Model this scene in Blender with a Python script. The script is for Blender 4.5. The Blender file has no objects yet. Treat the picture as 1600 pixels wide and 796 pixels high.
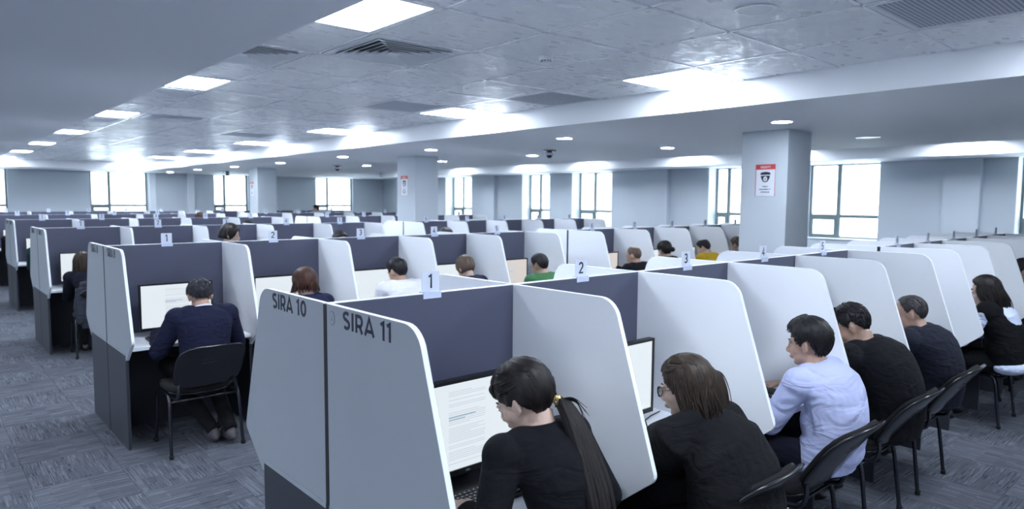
import bpy, bmesh, math, random
from mathutils import Vector, Matrix, Euler
import numpy as np

random.seed(7)
PI = math.pi
scene = bpy.context.scene
COL = scene.collection

# ------------------------------------------------------------------ camera
f_px, yaw, pitch, roll = 1059.2, math.radians(48.213), math.radians(4.535), math.radians(0.384)
H = 1.8
Fv = Vector((math.cos(yaw)*math.cos(pitch), math.sin(yaw)*math.cos(pitch), -math.sin(pitch)))
Rv = Vector((math.sin(yaw), -math.cos(yaw), 0)); Uv = Rv.cross(Fv)
Rr = Rv*math.cos(roll) + Uv*math.sin(roll); Ur = -Rv*math.sin(roll) + Uv*math.cos(roll)
cd = bpy.data.cameras.new('camera'); cam = bpy.data.objects.new('camera', cd); COL.objects.link(cam)
cd.sensor_fit = 'HORIZONTAL'; cd.sensor_width = 36.0; cd.lens = 36.0*f_px/1600.0
cd.clip_start = 0.05; cd.clip_end = 200
M = Matrix.Identity(4)
for i in range(3):
    M[i][0] = Rr[i]; M[i][1] = Ur[i]; M[i][2] = -Fv[i]
M[0][3] = 0; M[1][3] = 0; M[2][3] = H
cam.matrix_world = M
cd.dof.use_dof = True; cd.dof.focus_distance = 2.9; cd.dof.aperture_fstop = 3.2
scene.camera = cam

# ------------------------------------------------------------------ world and exposure
W = bpy.data.worlds.new('world'); scene.world = W; W.use_nodes = True
nt = W.node_tree; nt.nodes.clear()
wo = nt.nodes.new('ShaderNodeOutputWorld'); bg = nt.nodes.new('ShaderNodeBackground')
bg.inputs[0].default_value = (0.84, 0.93, 1.0, 1); bg.inputs[1].default_value = 3.6
nt.links.new(bg.outputs[0], wo.inputs[0])
scene.view_settings.view_transform = 'Standard'; scene.view_settings.look = 'None'
scene.view_settings.gamma = 1.0; scene.view_settings.use_curve_mapping = False
scene.view_settings.exposure = 1.36
LIGHT_COL = (0.80, 0.89, 1.0)
PANEL_STRENGTH = 13.0
DOWN_STRENGTH = 75.0
SCREEN_STRENGTH = 0.345

# ------------------------------------------------------------------ materials
def lin(c):
    return tuple(((v/255)/12.92 if v/255 <= .04045 else ((v/255+.055)/1.055)**2.4) for v in c)
MATS = {}
def mat(name, rgb, rough=.5, metal=0., spec=.5, bump=None, emit=None, var=None, sheen=0., coat=0.):
    """bump = (scale, strength, stretch xyz); var = (scale, amount)"""
    if name in MATS: return MATS[name]
    m = bpy.data.materials.new(name); m.use_nodes = True; n = m.node_tree.nodes; l = m.node_tree.links
    b = n['Principled BSDF']; c = lin(rgb) + (1,)
    b.inputs['Base Color'].default_value = c; b.inputs['Roughness'].default_value = rough
    b.inputs['Metallic'].default_value = metal; b.inputs['Specular IOR Level'].default_value = spec
    if sheen: b.inputs['Sheen Weight'].default_value = sheen
    if coat: b.inputs['Coat Weight'].default_value = coat
    if emit:
        b.inputs['Emission Color'].default_value = tuple(emit[0]) + (1,); b.inputs['Emission Strength'].default_value = emit[1]
    if bump or var:
        tc = n.new('ShaderNodeTexCoord')
    if bump:
        mp = n.new('ShaderNodeMapping'); mp.inputs['Scale'].default_value = bump[2] if len(bump) > 2 else (1,1,1)
        nz = n.new('ShaderNodeTexNoise'); nz.inputs['Scale'].default_value = bump[0]; nz.inputs['Detail'].default_value = 4
        bp = n.new('ShaderNodeBump'); bp.inputs['Strength'].default_value = bump[1]; bp.inputs['Distance'].default_value = bump[3] if len(bump) > 3 else .01
        l.new(tc.outputs['Object'], mp.inputs[0]); l.new(mp.outputs[0], nz.inputs['Vector'])
        l.new(nz.outputs['Fac'], bp.inputs['Height']); l.new(bp.outputs[0], b.inputs['Normal'])
    if var:
        nz2 = n.new('ShaderNodeTexNoise'); nz2.inputs['Scale'].default_value = var[0]; nz2.inputs['Detail'].default_value = 5
        mx = n.new('ShaderNodeMix'); mx.data_type = 'RGBA'
        mx.inputs[6].default_value = tuple(v*(1-var[1]) for v in c[:3]) + (1,)
        mx.inputs[7].default_value = tuple(min(1, v*(1+var[1])) for v in c[:3]) + (1,)
        l.new(tc.outputs['Object'], nz2.inputs['Vector']); l.new(nz2.outputs['Fac'], mx.inputs[0]); l.new(mx.outputs[2], b.inputs['Base Color'])
    MATS[name] = m; return m

M_white = mat('white_laminate', (238, 241, 247), .38, bump=(300, .04))
M_edge = mat('white_edge_band', (240, 243, 248), .3)
M_grey = mat('grey_laminate', (142, 148, 157), .45, bump=(300, .05), var=(2.5, .05))
M_dark = mat('indigo_laminate', (78, 81, 101), .42, bump=(400, .08), var=(3, .06))
M_base = mat('charcoal_laminate', (44, 47, 56), .5, var=(4, .06))
M_gap = mat('black_gap', (14, 15, 22), .6)
M_desk = mat('white_desktop', (232, 235, 242), .3)
M_ink = mat('dark_ink', (28, 34, 52), .55)
M_wall = mat('grey_wall_paint', (198, 206, 215), .8, bump=(120, .06), var=(.8, .03))
M_ceil = mat('soffit_paint', (232, 236, 242), .7, bump=(60, .04))
M_reveal = mat('white_reveal_paint', (222, 230, 238), .6)
M_frame = mat('window_frame', (118, 130, 132), .4)
M_bezel = mat('black_plastic', (16, 17, 21), .35)
M_chairp = mat('black_chair_plastic', (20, 21, 27), .20, spec=.7)
M_chairf = mat('black_chair_fabric', (12, 12, 16), .95, bump=(500, .4))
M_tube = mat('black_chair_tube', (22, 24, 33), .25, spec=.7)
M_cap = mat('rubber_cap', (10, 10, 12), .8)
M_card = mat('white_card', (214, 221, 236), .4)
M_clip = mat('clear_clip', (205, 213, 235), .2)
M_key = mat('key_plastic', (26, 27, 32), .45)
M_legend = mat('key_legend', (205, 210, 220), .5)
M_metal = mat('white_grid_metal', (236, 240, 246), .2, spec=.8)
M_vent = mat('vent_metal', (226, 231, 238), .35)
M_ventdark = mat('vent_dark', (50, 56, 72), .7)
M_red = mat('sign_red', (205, 70, 74), .5)
M_signw = mat('sign_white', (226, 230, 240), .5)
M_light = mat('light_diffuser', (255, 255, 255), .5, emit=(LIGHT_COL, PANEL_STRENGTH))
M_down = mat('downlight_lens', (255, 255, 255), .5, emit=(LIGHT_COL, DOWN_STRENGTH))
M_screen = mat('lit_screen', (20, 20, 22), .2, emit=((.86, .94, 1.0), SCREEN_STRENGTH))
M_screenw = mat('lit_screen_warm', (20, 20, 22), .2, emit=((.95, .88, .84), .28))
M_page = mat('lit_page_text', (20, 20, 22), .2, emit=((.70, .77, .86), .31))
M_pageb = mat('lit_page_blue_text', (20, 20, 22), .2, emit=((.36, .54, .74), .29))
M_cable = mat('black_cable', (18, 18, 22), .4)
M_ground = mat('outside_paving', (190, 196, 205), .9)

def glass_mat():
    m = bpy.data.materials.new('window_glass'); m.use_nodes = True; n = m.node_tree.nodes; l = m.node_tree.links
    n.remove(n['Principled BSDF']); out = n['Material Output']
    t = n.new('ShaderNodeBsdfTransparent'); t.inputs[0].default_value = (.93, .97, .98, 1)
    g = n.new('ShaderNodeBsdfGlossy'); g.inputs['Roughness'].default_value = .02
    fr = n.new('ShaderNodeLayerWeight'); fr.inputs['Blend'].default_value = .12
    mx = n.new('ShaderNodeMixShader'); l.new(fr.outputs[0], mx.inputs[0]); l.new(t.outputs[0], mx.inputs[1]); l.new(g.outputs[0], mx.inputs[2])
    l.new(mx.outputs[0], out.inputs[0]); return m
M_glass = glass_mat()

def carpet_mat():
    m = bpy.data.materials.new('striped_carpet'); m.use_nodes = True; n = m.node_tree.nodes; l = m.node_tree.links
    b = n['Principled BSDF']; b.inputs['Roughness'].default_value = .95; b.inputs['Specular IOR Level'].default_value = .15
    uv = n.new('ShaderNodeTexCoord'); oi = n.new('ShaderNodeObjectInfo')
    def math_(op, a, bb=None, c=None):
        q = n.new('ShaderNodeMath'); q.operation = op
        for i, v in enumerate((a, bb, c)):
            if v is None: continue
            if isinstance(v, (int, float)): q.inputs[i].default_value = v
            else: l.new(v, q.inputs[i])
        return q.outputs[0]
    sep = n.new('ShaderNodeSeparateXYZ'); l.new(uv.outputs['UV'], sep.inputs[0])
    x = math_('ADD', sep.outputs[0], math_('MULTIPLY', oi.outputs['Random'], 37.0)); y = sep.outputs[1]
    def wn(ax, ay, off=0.):
        c = n.new('ShaderNodeCombineXYZ'); l.new(ax, c.inputs[0]); l.new(ay, c.inputs[1]); c.inputs[2].default_value = off
        w = n.new('ShaderNodeTexWhiteNoise'); w.noise_dimensions = '3D'; l.new(c.outputs[0], w.inputs['Vector']); return w.outputs['Value']
    fl = lambda v, k, o=0.: math_('FLOOR', math_('ADD', math_('MULTIPLY', v, k), o))
    stripe = wn(fl(x, 5.0), fl(y, 118.0))                       # thin dashes along the tile
    stripe2 = wn(fl(x, 2.0, .4), fl(y, 62.0), 3.)
    block = wn(fl(x, 7.0, .3), fl(y, 9.0), 7.)                 # patches with and without dashes
    block2 = wn(fl(x, 3.0, .7), fl(y, 14.0), 11.)
    ton = wn(fl(x, 1.0), fl(y, 1.0), 17.)
    gate = math_('GREATER_THAN', math_('ADD', block, math_('MULTIPLY', block2, .6)), .62)
    s = math_('ADD', math_('MULTIPLY', stripe, .65), math_('MULTIPLY', stripe2, .35))
    s = math_('MULTIPLY', math_('SUBTRACT', s, .5), math_('ADD', math_('MULTIPLY', gate, .75), .3))
    nz = n.new('ShaderNodeTexNoise'); nz.inputs['Scale'].default_value = 260; nz.inputs['Detail'].default_value = 2; l.new(uv.outputs['Object'], nz.inputs['Vector'])
    v = math_('ADD', math_('MULTIPLY', s, .85), math_('MULTIPLY', math_('SUBTRACT', nz.outputs['Fac'], .5), .35))
    v = math_('ADD', v, math_('MULTIPLY', math_('SUBTRACT', block2, .5), .16))
    v = math_('ADD', v, math_('MULTIPLY', math_('SUBTRACT', ton, .5), .12))
    v = math_('ADD', v, .5)
    cr = n.new('ShaderNodeValToRGB'); cr.color_ramp.elements[0].color = lin((52, 55, 63)) + (1,); cr.color_ramp.elements[0].position = .1
    cr.color_ramp.elements[1].color = lin((112, 116, 127)) + (1,); cr.color_ramp.elements[1].position = .95
    l.new(v, cr.inputs[0]); l.new(cr.outputs[0], b.inputs['Base Color'])
    bp = n.new('ShaderNodeBump'); bp.inputs['Strength'].default_value = .5; bp.inputs['Distance'].default_value = .003
    l.new(v, bp.inputs['Height']); l.new(bp.outputs[0], b.inputs['Normal'])
    return m
M_carpet = carpet_mat()

def tile_mat():
    m = bpy.data.materials.new('foil_ceiling_tile'); m.use_nodes = True; n = m.node_tree.nodes; l = m.node_tree.links
    b = n['Principled BSDF']; tc = n.new('ShaderNodeTexCoord'); oi = n.new('ShaderNodeObjectInfo')
    add = n.new('ShaderNodeVectorMath'); add.operation = 'ADD'; l.new(tc.outputs['Object'], add.inputs[0])
    cmb = n.new('ShaderNodeCombineXYZ'); l.new(oi.outputs['Random'], cmb.inputs[0]); l.new(oi.outputs['Random'], cmb.inputs[1])
    sc = n.new('ShaderNodeVectorMath'); sc.operation = 'SCALE'; sc.inputs['Scale'].default_value = 9; l.new(cmb.outputs[0], sc.inputs[0]); l.new(sc.outputs[0], add.inputs[1])
    mp = n.new('ShaderNodeMapping'); mp.inputs['Scale'].default_value = (1.0, 1.9, 1); mp.inputs['Rotation'].default_value = (0, 0, .8); l.new(add.outputs[0], mp.inputs[0])
    vo = n.new('ShaderNodeTexVoronoi'); vo.inputs['Scale'].default_value = 13; l.new(mp.outputs[0], vo.inputs['Vector'])
    sep = n.new('ShaderNodeSeparateColor'); l.new(vo.outputs['Color'], sep.inputs[0])
    cr = n.new('ShaderNodeMapRange'); cr.inputs['To Min'].default_value = .25; cr.inputs['To Max'].default_value = .52; l.new(sep.outputs[0], cr.inputs['Value'])
    l.new(cr.outputs[0], b.inputs['Roughness'])
    mx = n.new('ShaderNodeMix'); mx.data_type = 'RGBA'; mx.inputs[6].default_value = lin((232, 236, 242)) + (1,); mx.inputs[7].default_value = lin((238, 241, 246)) + (1,)
    l.new(sep.outputs[1], mx.inputs[0]); l.new(mx.outputs[2], b.inputs['Base Color'])
    nz = n.new('ShaderNodeTexNoise'); nz.inputs['Scale'].default_value = 40; l.new(mp.outputs[0], nz.inputs['Vector'])
    ad = n.new('ShaderNodeMath'); ad.operation = 'ADD'; l.new(sep.outputs[0], ad.inputs[0]); l.new(nz.outputs['Fac'], ad.inputs[1])
    bp = n.new('ShaderNodeBump'); bp.inputs['Strength'].default_value = .20; bp.inputs['Distance'].default_value = .002
    l.new(ad.outputs[0], bp.inputs['Height']); l.new(bp.outputs[0], b.inputs['Normal'])
    b.inputs['Specular IOR Level'].default_value = .75
    return m
M_tile = tile_mat()

def perf_mat():
    m = bpy.data.materials.new('perforated_panel'); m.use_nodes = True; n = m.node_tree.nodes; l = m.node_tree.links
    b = n['Principled BSDF']; tc = n.new('ShaderNodeTexCoord'); b.inputs['Roughness'].default_value = .5
    sep = n.new('ShaderNodeSeparateXYZ'); l.new(tc.outputs['Object'], sep.inputs[0])
    def mm(op, a, v):
        q = n.new('ShaderNodeMath'); q.operation = op; l.new(a, q.inputs[0])
        if isinstance(v, (int, float)): q.inputs[1].default_value = v
        else: l.new(v, q.inputs[1])
        return q.outputs[0]
    def band(a):
        fr = mm('FRACT', mm('MULTIPLY', a, 38.0), 0.); return mm('LESS_THAN', fr, .56)
    hole = mm('MULTIPLY', band(sep.outputs[0]), band(sep.outputs[1]))
    mx = n.new('ShaderNodeMix'); mx.data_type = 'RGBA'; mx.inputs[6].default_value = lin((196, 204, 218)) + (1,); mx.inputs[7].default_value = lin((50, 56, 72)) + (1,)
    l.new(hole, mx.inputs[0]); l.new(mx.outputs[2], b.inputs['Base Color'])
    return m
M_perf = perf_mat()

# ------------------------------------------------------------------ mesh helpers
class MB:
    def __init__(s): s.v = []; s.f = []; s.uv = None
    def box(s, x0, x1, y0, y1, z0, z1):
        b = len(s.v)
        s.v += [(x0,y0,z0),(x1,y0,z0),(x1,y1,z0),(x0,y1,z0),(x0,y0,z1),(x1,y0,z1),(x1,y1,z1),(x0,y1,z1)]
        s.f += [tuple(b+i for i in q) for q in ((0,3,2,1),(4,5,6,7),(0,1,5,4),(1,2,6,5),(2,3,7,6),(3,0,4,7))]
        return s
    def prism(s, pts, axis, a0, a1):
        """pts 2-D outline; axis 0: (u,v)->(y,z), 1: ->(x,z), 2: ->(x,y)"""
        b = len(s.v); k = len(pts)
        mk = {0: lambda p, a: (a, p[0], p[1]), 1: lambda p, a: (p[0], a, p[1]), 2: lambda p, a: (p[0], p[1], a)}[axis]
        s.v += [mk(p, a0) for p in pts] + [mk(p, a1) for p in pts]
        s.f.append(tuple(b+i for i in range(k))[::-1]); s.f.append(tuple(b+k+i for i in range(k)))
        for i in range(k):
            j = (i+1) % k; s.f.append((b+i, b+j, b+k+j, b+k+i))
        return s
    def ell(s, c, r, R=None, nu=16, nv=10):
        b = len(s.v); c = Vector(c); r = (r,)*3 if isinstance(r, (int, float)) else r
        for i in range(nv+1):
            th = PI*i/nv
            for j in range(nu if 0 < i < nv else 1):
                ph = 2*PI*j/nu
                p = Vector((r[0]*math.sin(th)*math.cos(ph), r[1]*math.sin(th)*math.sin(ph), r[2]*math.cos(th)))
                if R is not None: p = R @ p
                s.v.append(tuple(c+p))
        row = lambda i: b + (0 if i == 0 else 1+(i-1)*nu)
        for j in range(nu):
            k = (j+1) % nu
            s.f.append((row(0), row(1)+j, row(1)+k))
            for i in range(1, nv-1): s.f.append((row(i)+j, row(i+1)+j, row(i+1)+k, row(i)+k))
            s.f.append((row(nv-1)+j, row(nv), row(nv-1)+k))
        return s
    def tube(s, pts, radii, n=12, side=None, cap=True):
        """side: fixed sideways axis, radii may be (side, other)"""
        pts = [Vector(p) for p in pts]; m = len(pts)
        if isinstance(radii, (int, float)): radii = [radii]*m
        radii = [(r, r) if isinstance(r, (int, float)) else r for r in radii]
        b = len(s.v); prev = Vector(side) if side is not None else None
        for i, p in enumerate(pts):
            t = (pts[min(i+1, m-1)] - pts[max(i-1, 0)]).normalized()
            if prev is None:
                prev = t.orthogonal()
            a = prev - t*prev.dot(t)
            if a.length < 1e-5: a = t.orthogonal()
            a.normalize(); c = t.cross(a)
            if side is None: prev = a
            for j in range(n):
                ph = 2*PI*j/n
                s.v.append(tuple(p + a*(radii[i][0]*math.cos(ph)) + c*(radii[i][1]*math.sin(ph))))
        for i in range(m-1):
            for j in range(n):
                k = (j+1) % n
                s.f.append((b+i*n+j, b+i*n+k, b+(i+1)*n+k, b+(i+1)*n+j))
        if cap:
            s.f.append(tuple(b+j for j in range(n))[::-1]); s.f.append(tuple(b+(m-1)*n+j for j in range(n)))
        return s
    def lathe(s, prof, n=24, c=(0,0,0), loop=False):
        b = len(s.v)
        if loop: prof = list(prof) + [prof[0]]
        for r, z in prof:
            for j in range(n):
                a = 2*PI*j/n
                s.v.append((c[0]+r*math.cos(a), c[1]+r*math.sin(a), c[2]+z))
        for i in range(len(prof)-1):
            for j in range(n):
                k = (j+1) % n; s.f.append((b+i*n+j, b+i*n+k, b+(i+1)*n+k, b+(i+1)*n+j))
        if not loop: s.f.append(tuple(b+j for j in range(n))[::-1]); s.f.append(tuple(b+(len(prof)-1)*n+j for j in range(n)))
        return s
    def mesh(s, name, m=None, smooth=False, bevel=0., angle=None):
        me = bpy.data.meshes.new(name); me.from_pydata(s.v, [], s.f)
        bm = bmesh.new(); bm.from_mesh(me)
        bmesh.ops.remove_doubles(bm, verts=bm.verts, dist=1e-6)
        if bevel:
            es = [e for e in bm.edges if len(e.link_faces) == 2 and e.calc_face_angle(0) > .6]
            bmesh.ops.bevel(bm, geom=es, offset=bevel, segments=2, affect='EDGES', profile=.6)
        bmesh.ops.recalc_face_normals(bm, faces=bm.faces)
        bm.to_mesh(me); bm.free()
        if m: me.materials.append(m)
        if smooth: me.shade_smooth()
        if angle: me.shade_smooth(); me.set_sharp_from_angle(angle=angle)
        me.update(); return me

def link(name, me, parent=None, loc=None, rot=None):
    o = bpy.data.objects.new(name, me); COL.objects.link(o)
    if parent is not None: o.parent = parent
    if loc is not None: o.location = loc
    if rot is not None: o.rotation_euler = rot
    return o
def tag(o, label, cat, group=None):
    o['label'] = label; o['category'] = cat
    if group: o['group'] = group
    return o
def thing(name, label, cat, loc=(0,0,0), rz=0., group=None):
    o = link(name, None, None, loc, (0, 0, rz)); return tag(o, label, cat, group)
def struct(name, me, loc=None, parent=None):
    o = link(name, me, parent, loc)
    if parent is None: o['kind'] = 'structure'
    return o
def copy_tree(src, parent=None, kids=None):
    c = src.copy(); COL.objects.link(c)
    if parent is not None: c.parent = parent
    for ch in src.children: copy_tree(ch, c)
    return c

def text_mesh(name, txt, width, height, m, bold=.0, depth=.0012):
    cu = bpy.data.curves.new(name, 'FONT'); cu.body = txt; cu.size = 1; cu.offset = bold; cu.extrude = .01; cu.resolution_u = 4
    o = bpy.data.objects.new(name, cu); COL.objects.link(o)
    dg = bpy.context.evaluated_depsgraph_get(); me = bpy.data.meshes.new_from_object(o.evaluated_get(dg))
    COL.objects.unlink(o); bpy.data.objects.remove(o); bpy.data.curves.remove(cu)
    n = len(me.vertices); co = np.empty(n*3); me.vertices.foreach_get('co', co); co = co.reshape(-1, 3)
    lo, hi = co.min(0), co.max(0); co[:, 0] = (co[:, 0]-lo[0])/(hi[0]-lo[0])*width; co[:, 1] = (co[:, 1]-lo[1])/(hi[1]-lo[1])*height
    co[:, 2] = (co[:, 2]-lo[2])/(hi[2]-lo[2])*depth
    me.vertices.foreach_set('co', co.ravel()); me.materials.clear(); me.materials.append(m); me.update(); return me

def _arc(cx, cy, rx, ry, a0, a1, n=14):
    return [(cx+rx*math.cos(math.radians(a0+(a1-a0)*i/n)), cy+ry*math.sin(math.radians(a0+(a1-a0)*i/n))) for i in range(n+1)]
GLYPH = {   # centre lines in a box of height 1; (width, strokes)
    'S': (.60, [_arc(.30, .735, .23, .195, 40, 270)+_arc(.30, .285, .23, .215, 80, -140)]), 'I': (.20, [[(.10, 0), (.10, 1)]]),
    'R': (.64, [[(.09, 0), (.09, .92), (.34, .92)]+_arc(.34, .65, .22, .27, 88, -88)+[(.12, .38)], [(.36, .38), (.57, 0)]]),
    'A': (.76, [[(.04, 0), (.38, .96), (.72, 0)], [(.15, .25), (.61, .25)]]),
    '0': (.66, [_arc(.33, .5, .245, .42, 0, 360, 24)]), '1': (.34, [[(.02, .80), (.22, .93), (.22, 0)]]),
    '2': (.58, [_arc(.28, .68, .21, .24, 165, -35, 12)+[(.08, .07), (.53, .07)]]), '3': (.58, [_arc(.27, .70, .20, .22, 150, -85)+_arc(.27, .275, .22, .205, 85, -150)]),
    '4': (.62, [[(.43, 0), (.43, .94), (.07, .27), (.60, .27)]]), '5': (.58, [[(.48, .93), (.14, .93), (.11, .53)]+_arc(.27, .325, .22, .255, 125, -145)]),
    '6': (.60, [_arc(.31, .31, .22, .24, 0, 360, 18), [(.09, .33), (.10, .62), (.22, .86), (.40, .93), (.50, .85)]]), '7': (.56, [[(.05, .93), (.50, .93), (.22, 0)]]),
    '8': (.60, [_arc(.30, .71, .19, .215, 0, 360, 18), _arc(.30, .275, .225, .21, 0, 360, 18)]), '9': (.60, [_arc(.30, .68, .215, .24, 0, 360, 18), [(.51, .66), (.50, .38), (.38, .12), (.20, .07), (.10, .15)]])}
def glyph_mesh(ch, h, wt, m, depth=.0012, sx=1.0, name='letter'):
    mb = MB(); w, strokes = GLYPH[ch]; hw = wt/2
    for st in strokes:
        closed = (Vector(st[0])-Vector(st[-1])).length < 1e-4; st = [Vector((p[0]*sx, p[1])) for p in (st[:-1] if closed else st)]; n = len(st); L = []
        for i, p in enumerate(st):
            a = st[(i-1) % n] if (closed or i > 0) else None; b = st[(i+1) % n] if (closed or i < n-1) else None
            d1 = (p-a).normalized() if a is not None else (b-p).normalized(); d2 = (b-p).normalized() if b is not None else d1
            n1 = Vector((-d1.y, d1.x)); n2 = Vector((-d2.y, d2.x)); nn = (n1+n2).normalized(); k_ = min(1.6, 1/max(.4, nn.dot(n1)))
            L.append((p+nn*hw*k_, p-nn*hw*k_))
        b0 = len(mb.v); z_ = depth
        for u_, v_ in L: mb.v += [(u_.x*h, u_.y*h, z_), (v_.x*h, v_.y*h, z_), (u_.x*h, u_.y*h, 0), (v_.x*h, v_.y*h, 0)]
        for i in range(n if closed else n-1):
            p, q = b0+4*i, b0+4*((i+1) % n); mb.f += [(p, p+1, q+1, q), (p, q, q+2, p+2), (p+1, p+3, q+3, q+1), (p+2, q+2, q+3, p+3)]
        if not closed: p, q = b0, b0+4*(n-1); mb.f += [(p, p+2, p+3, p+1), (q, q+1, q+3, q+2)]
    return mb.mesh(name, m)
LET = {}
def word(txt, h, wt, m, parent, origin, rot, width=None, name='letter', depth=.0012, gap=.13):
    """letters one by one along the direction given by rot"""
    tot = sum((GLYPH[c][0] if c != ' ' else .24) for c in txt)+gap*(len(txt)-1); sx = 1.0
    if width: sx = width/(tot*h)
    R_ = Euler(rot).to_matrix(); x_ = 0.
    for c in txt:
        if c != ' ':
            key = (c, h, wt, m.name, round(sx, 3), depth)
            if key not in LET: LET[key] = glyph_mesh(c, h, wt, m, depth, sx, name)
            link(name, LET[key], parent, Vector(origin)+R_ @ Vector((x_, 0, 0)), rot); x_ += GLYPH[c][0]*h*sx
        else: x_ += .24*h*sx
        x_ += gap*h*sx
    return tot*h*sx

# ------------------------------------------------------------------ the room
XL, XW, YN, YF = -7.6, 15.9, -4.6, 26.5
ZC, ZH = 2.70, 2.94
# floor: carpet tiles laid quarter-turned, each its own piece where they show
floor = struct('floor', None)
T = .5
def carpet_tile_mesh(name, cells, z0=-.012):
    vs, fs, uvs = [], [], []
    for (i, j, r, off) in cells:
        x0, y0 = i*T, j*T; g = .0012; b = len(vs)
        vs += [(x0+g, y0+g, 0), (x0+T-g, y0+g, 0), (x0+T-g, y0+T-g, 0), (x0+g, y0+T-g, 0), (x0+g, y0+g, z0), (x0+T-g, y0+g, z0), (x0+T-g, y0+T-g, z0), (x0+g, y0+T-g, z0)]
        fs += [(b, b+1, b+2, b+3), (b, b+4, b+5, b+1), (b+1, b+5, b+6, b+2), (b+2, b+6, b+7, b+3), (b+3, b+7, b+4, b)]
        q = [(0, 0), (1, 0), (1, 1), (0, 1)]; q = q[r:] + q[:r]
        uvs += [(a+off, c+off) for a, c in q] + [(off, off)]*16
    me = bpy.data.meshes.new(name); me.from_pydata(vs, [], fs); uv = me.uv_layers.new(name='uv')
    for k, c in enumerate(uvs): uv.data[k].uv = c
    me.materials.append(M_carpet); me.update(); return me
near = []; rest = []
rows_y = (2.19, 5.92, 9.81, 13.73, 17.6, 21.5)
for i in range(int(XL/T)-1, int(XW/T)+2):
    for j in range(int(YN/T)-1, int(YF/T)+2):
        cx, cy = (i+.5)*T, (j+.5)*T
        d = Vector((cx, cy, -H)); zf = d.dot(Fv)
        vis = False
        if zf > .8:
            u, v = 800+f_px*d.dot(Rr)/zf, 398-f_px*d.dot(Ur)/zf
            vis = -60 < u < 1660 and 380 < v < 900 and (cx < 1.3 or abs(cy-rows_y[0]) > .5 and cy < 2 or 4.3 < cy < 5.9 and cx < 3)
        (near if vis else rest).append((i, j, zf))
near.sort(key=lambda c: c[2]); rest += near[290:]; near = near[:290]
tm = [carpet_tile_mesh('carpet_tile', [(0, 0, r, 0.)]) for r in range(4)]
for i, j, _ in near:
    o = link('carpet_tile', tm[(i+j) % 2 + 2*random.randint(0, 1)], floor, (i*T, j*T, 0))
o = link('carpet_tile_field', carpet_tile_mesh('carpet_tile_field', [(i, j, (i+j) % 2 + 2*random.randint(0, 1), random.randint(1, 900)) for i, j, _ in rest]), floor); o['kind'] = 'stuff'
link('subfloor', MB().box(XL-.6, XW+1.5, YN-.3, YF+1.2, -.2, -.012).mesh('subfloor', M_base), floor)

# ceiling: painted soffits, two recesses with foil tiles on a metal grid
ceiling = struct('ceiling', None)
RX = [5.90-.862*k for k in range(5, -1, -1)]           # 1.59 .. 5.90
RY = [1.66+.845*j for j in range(-7, 28)]              # -4.255 .. 24.475
r1x0, r1x1, ry0, ry1 = RX[0], RX[-1], RY[0], RY[-1]
r2x0, r2x1 = 11.7, 14.6
top = 3.15
def soffit(x0, x1, y0, y1, name='soffit'):
    link(name, MB().box(x0, x1, y0, y1, ZC, top).mesh(name, M_ceil), ceiling)
r3x0, r3x1 = -6.6, -2.29
soffit(XL-.3, r3x0, YN-.3, YF+1.0); soffit(r3x1, r1x0, YN-.3, YF+1.0)
soffit(r1x1, r2x0, YN-.3, YF+1.0)
soffit(r2x1, XW+1.2, YN-.3, YF+1.0)
for a, b in ((r1x0, r1x1), (r2x0, r2x1), (r3x0, r3x1)):
    soffit(a, b, YN-.3, ry0); soffit(a, b, ry1, YF+1.0)
    link('recess_slab', MB().box(a, b, ry0, ry1, ZH+.06, top).mesh('recess_slab', M_ceil), ceiling)
def fascia(x, sgn, y0=ry0, y1=ry1):                       # bright painted upstand of the recess
    link('fascia', MB().box(min(x, x-sgn*.006), max(x, x-sgn*.006), y0, y1, ZC, ZH+.03).mesh('fascia', M_edge), ceiling)
fascia(r1x0, -1); fascia(r1x1, 1); fascia(r2x0, -1); fascia(r2x1, 1); fascia(r3x0, -1); fascia(r3x1, 1)
for a, b in ((r1x0, r1x1), (r2x0, r2x1), (r3x0, r3x1)):
    link('fascia', MB().box(a+.007, b-.007, ry1-.006, ry1, ZC, ZH+.03).mesh('fascia', M_edge), ceiling)
def bar(x0, x1, y0, y1):
    link('grid_bar', MB().box(x0, x1, y0, y1, ZH-.004, ZH+.03).mesh('grid_bar', M_metal), ceiling)
for x in RX[1:-1]: bar(x-.012, x+.012, ry0, ry1)
for y in RY[1:-1]: bar(r1x0+.006, r1x1-.006, y-.012, y+.012)
R2X = [r2x0 + (r2x1-r2x0)*k/3 for k in range(4)]
for x in R2X[1:-1]: bar(x-.012, x+.012, ry0, ry1)
for y in RY[1:-1]: bar(r2x0+.006, r2x1-.006, y-.012, y+.012)

def cellc(i, j): return ((RX[i]+RX[i+1])/2, (RY[j+7]+RY[j+8])/2)
special = {}
for j in (-6, -2, 2, 6, 10, 14, 18, 22, 26):
    special[(0, j)] = 'light'; special[(4, j)] = 'light'
for c in ((1, 3), (0, 4), (0, 7), (1, 10), (0, 11), (1, -4), (0, 15)): special[c] = 'vent'
for c in ((3, -1), (4, 4), (3, 6), (3, 12)): special[c] = 'perf'
cw, ch = .862-.026, .845-.026
m_tile1 = MB().box(-cw/2, cw/2, -ch/2, ch/2, 0, .018).mesh('ceiling_tile', M_tile, bevel=.004)
m_tile2 = MB().box(-.47, .47, -ch/2, ch/2, 0, .018).mesh('ceiling_tile', M_tile)
for i in range(5):
    for j in range(-7, 27):
        if (i, j) in special: continue
        x, y = cellc(i, j); link('ceiling_tile', m_tile1, ceiling, (x, y, ZH))
r2lights = [(2, j) for j in (-2, 2, 6, 9, 13, 16, 20, 24)]
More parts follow.
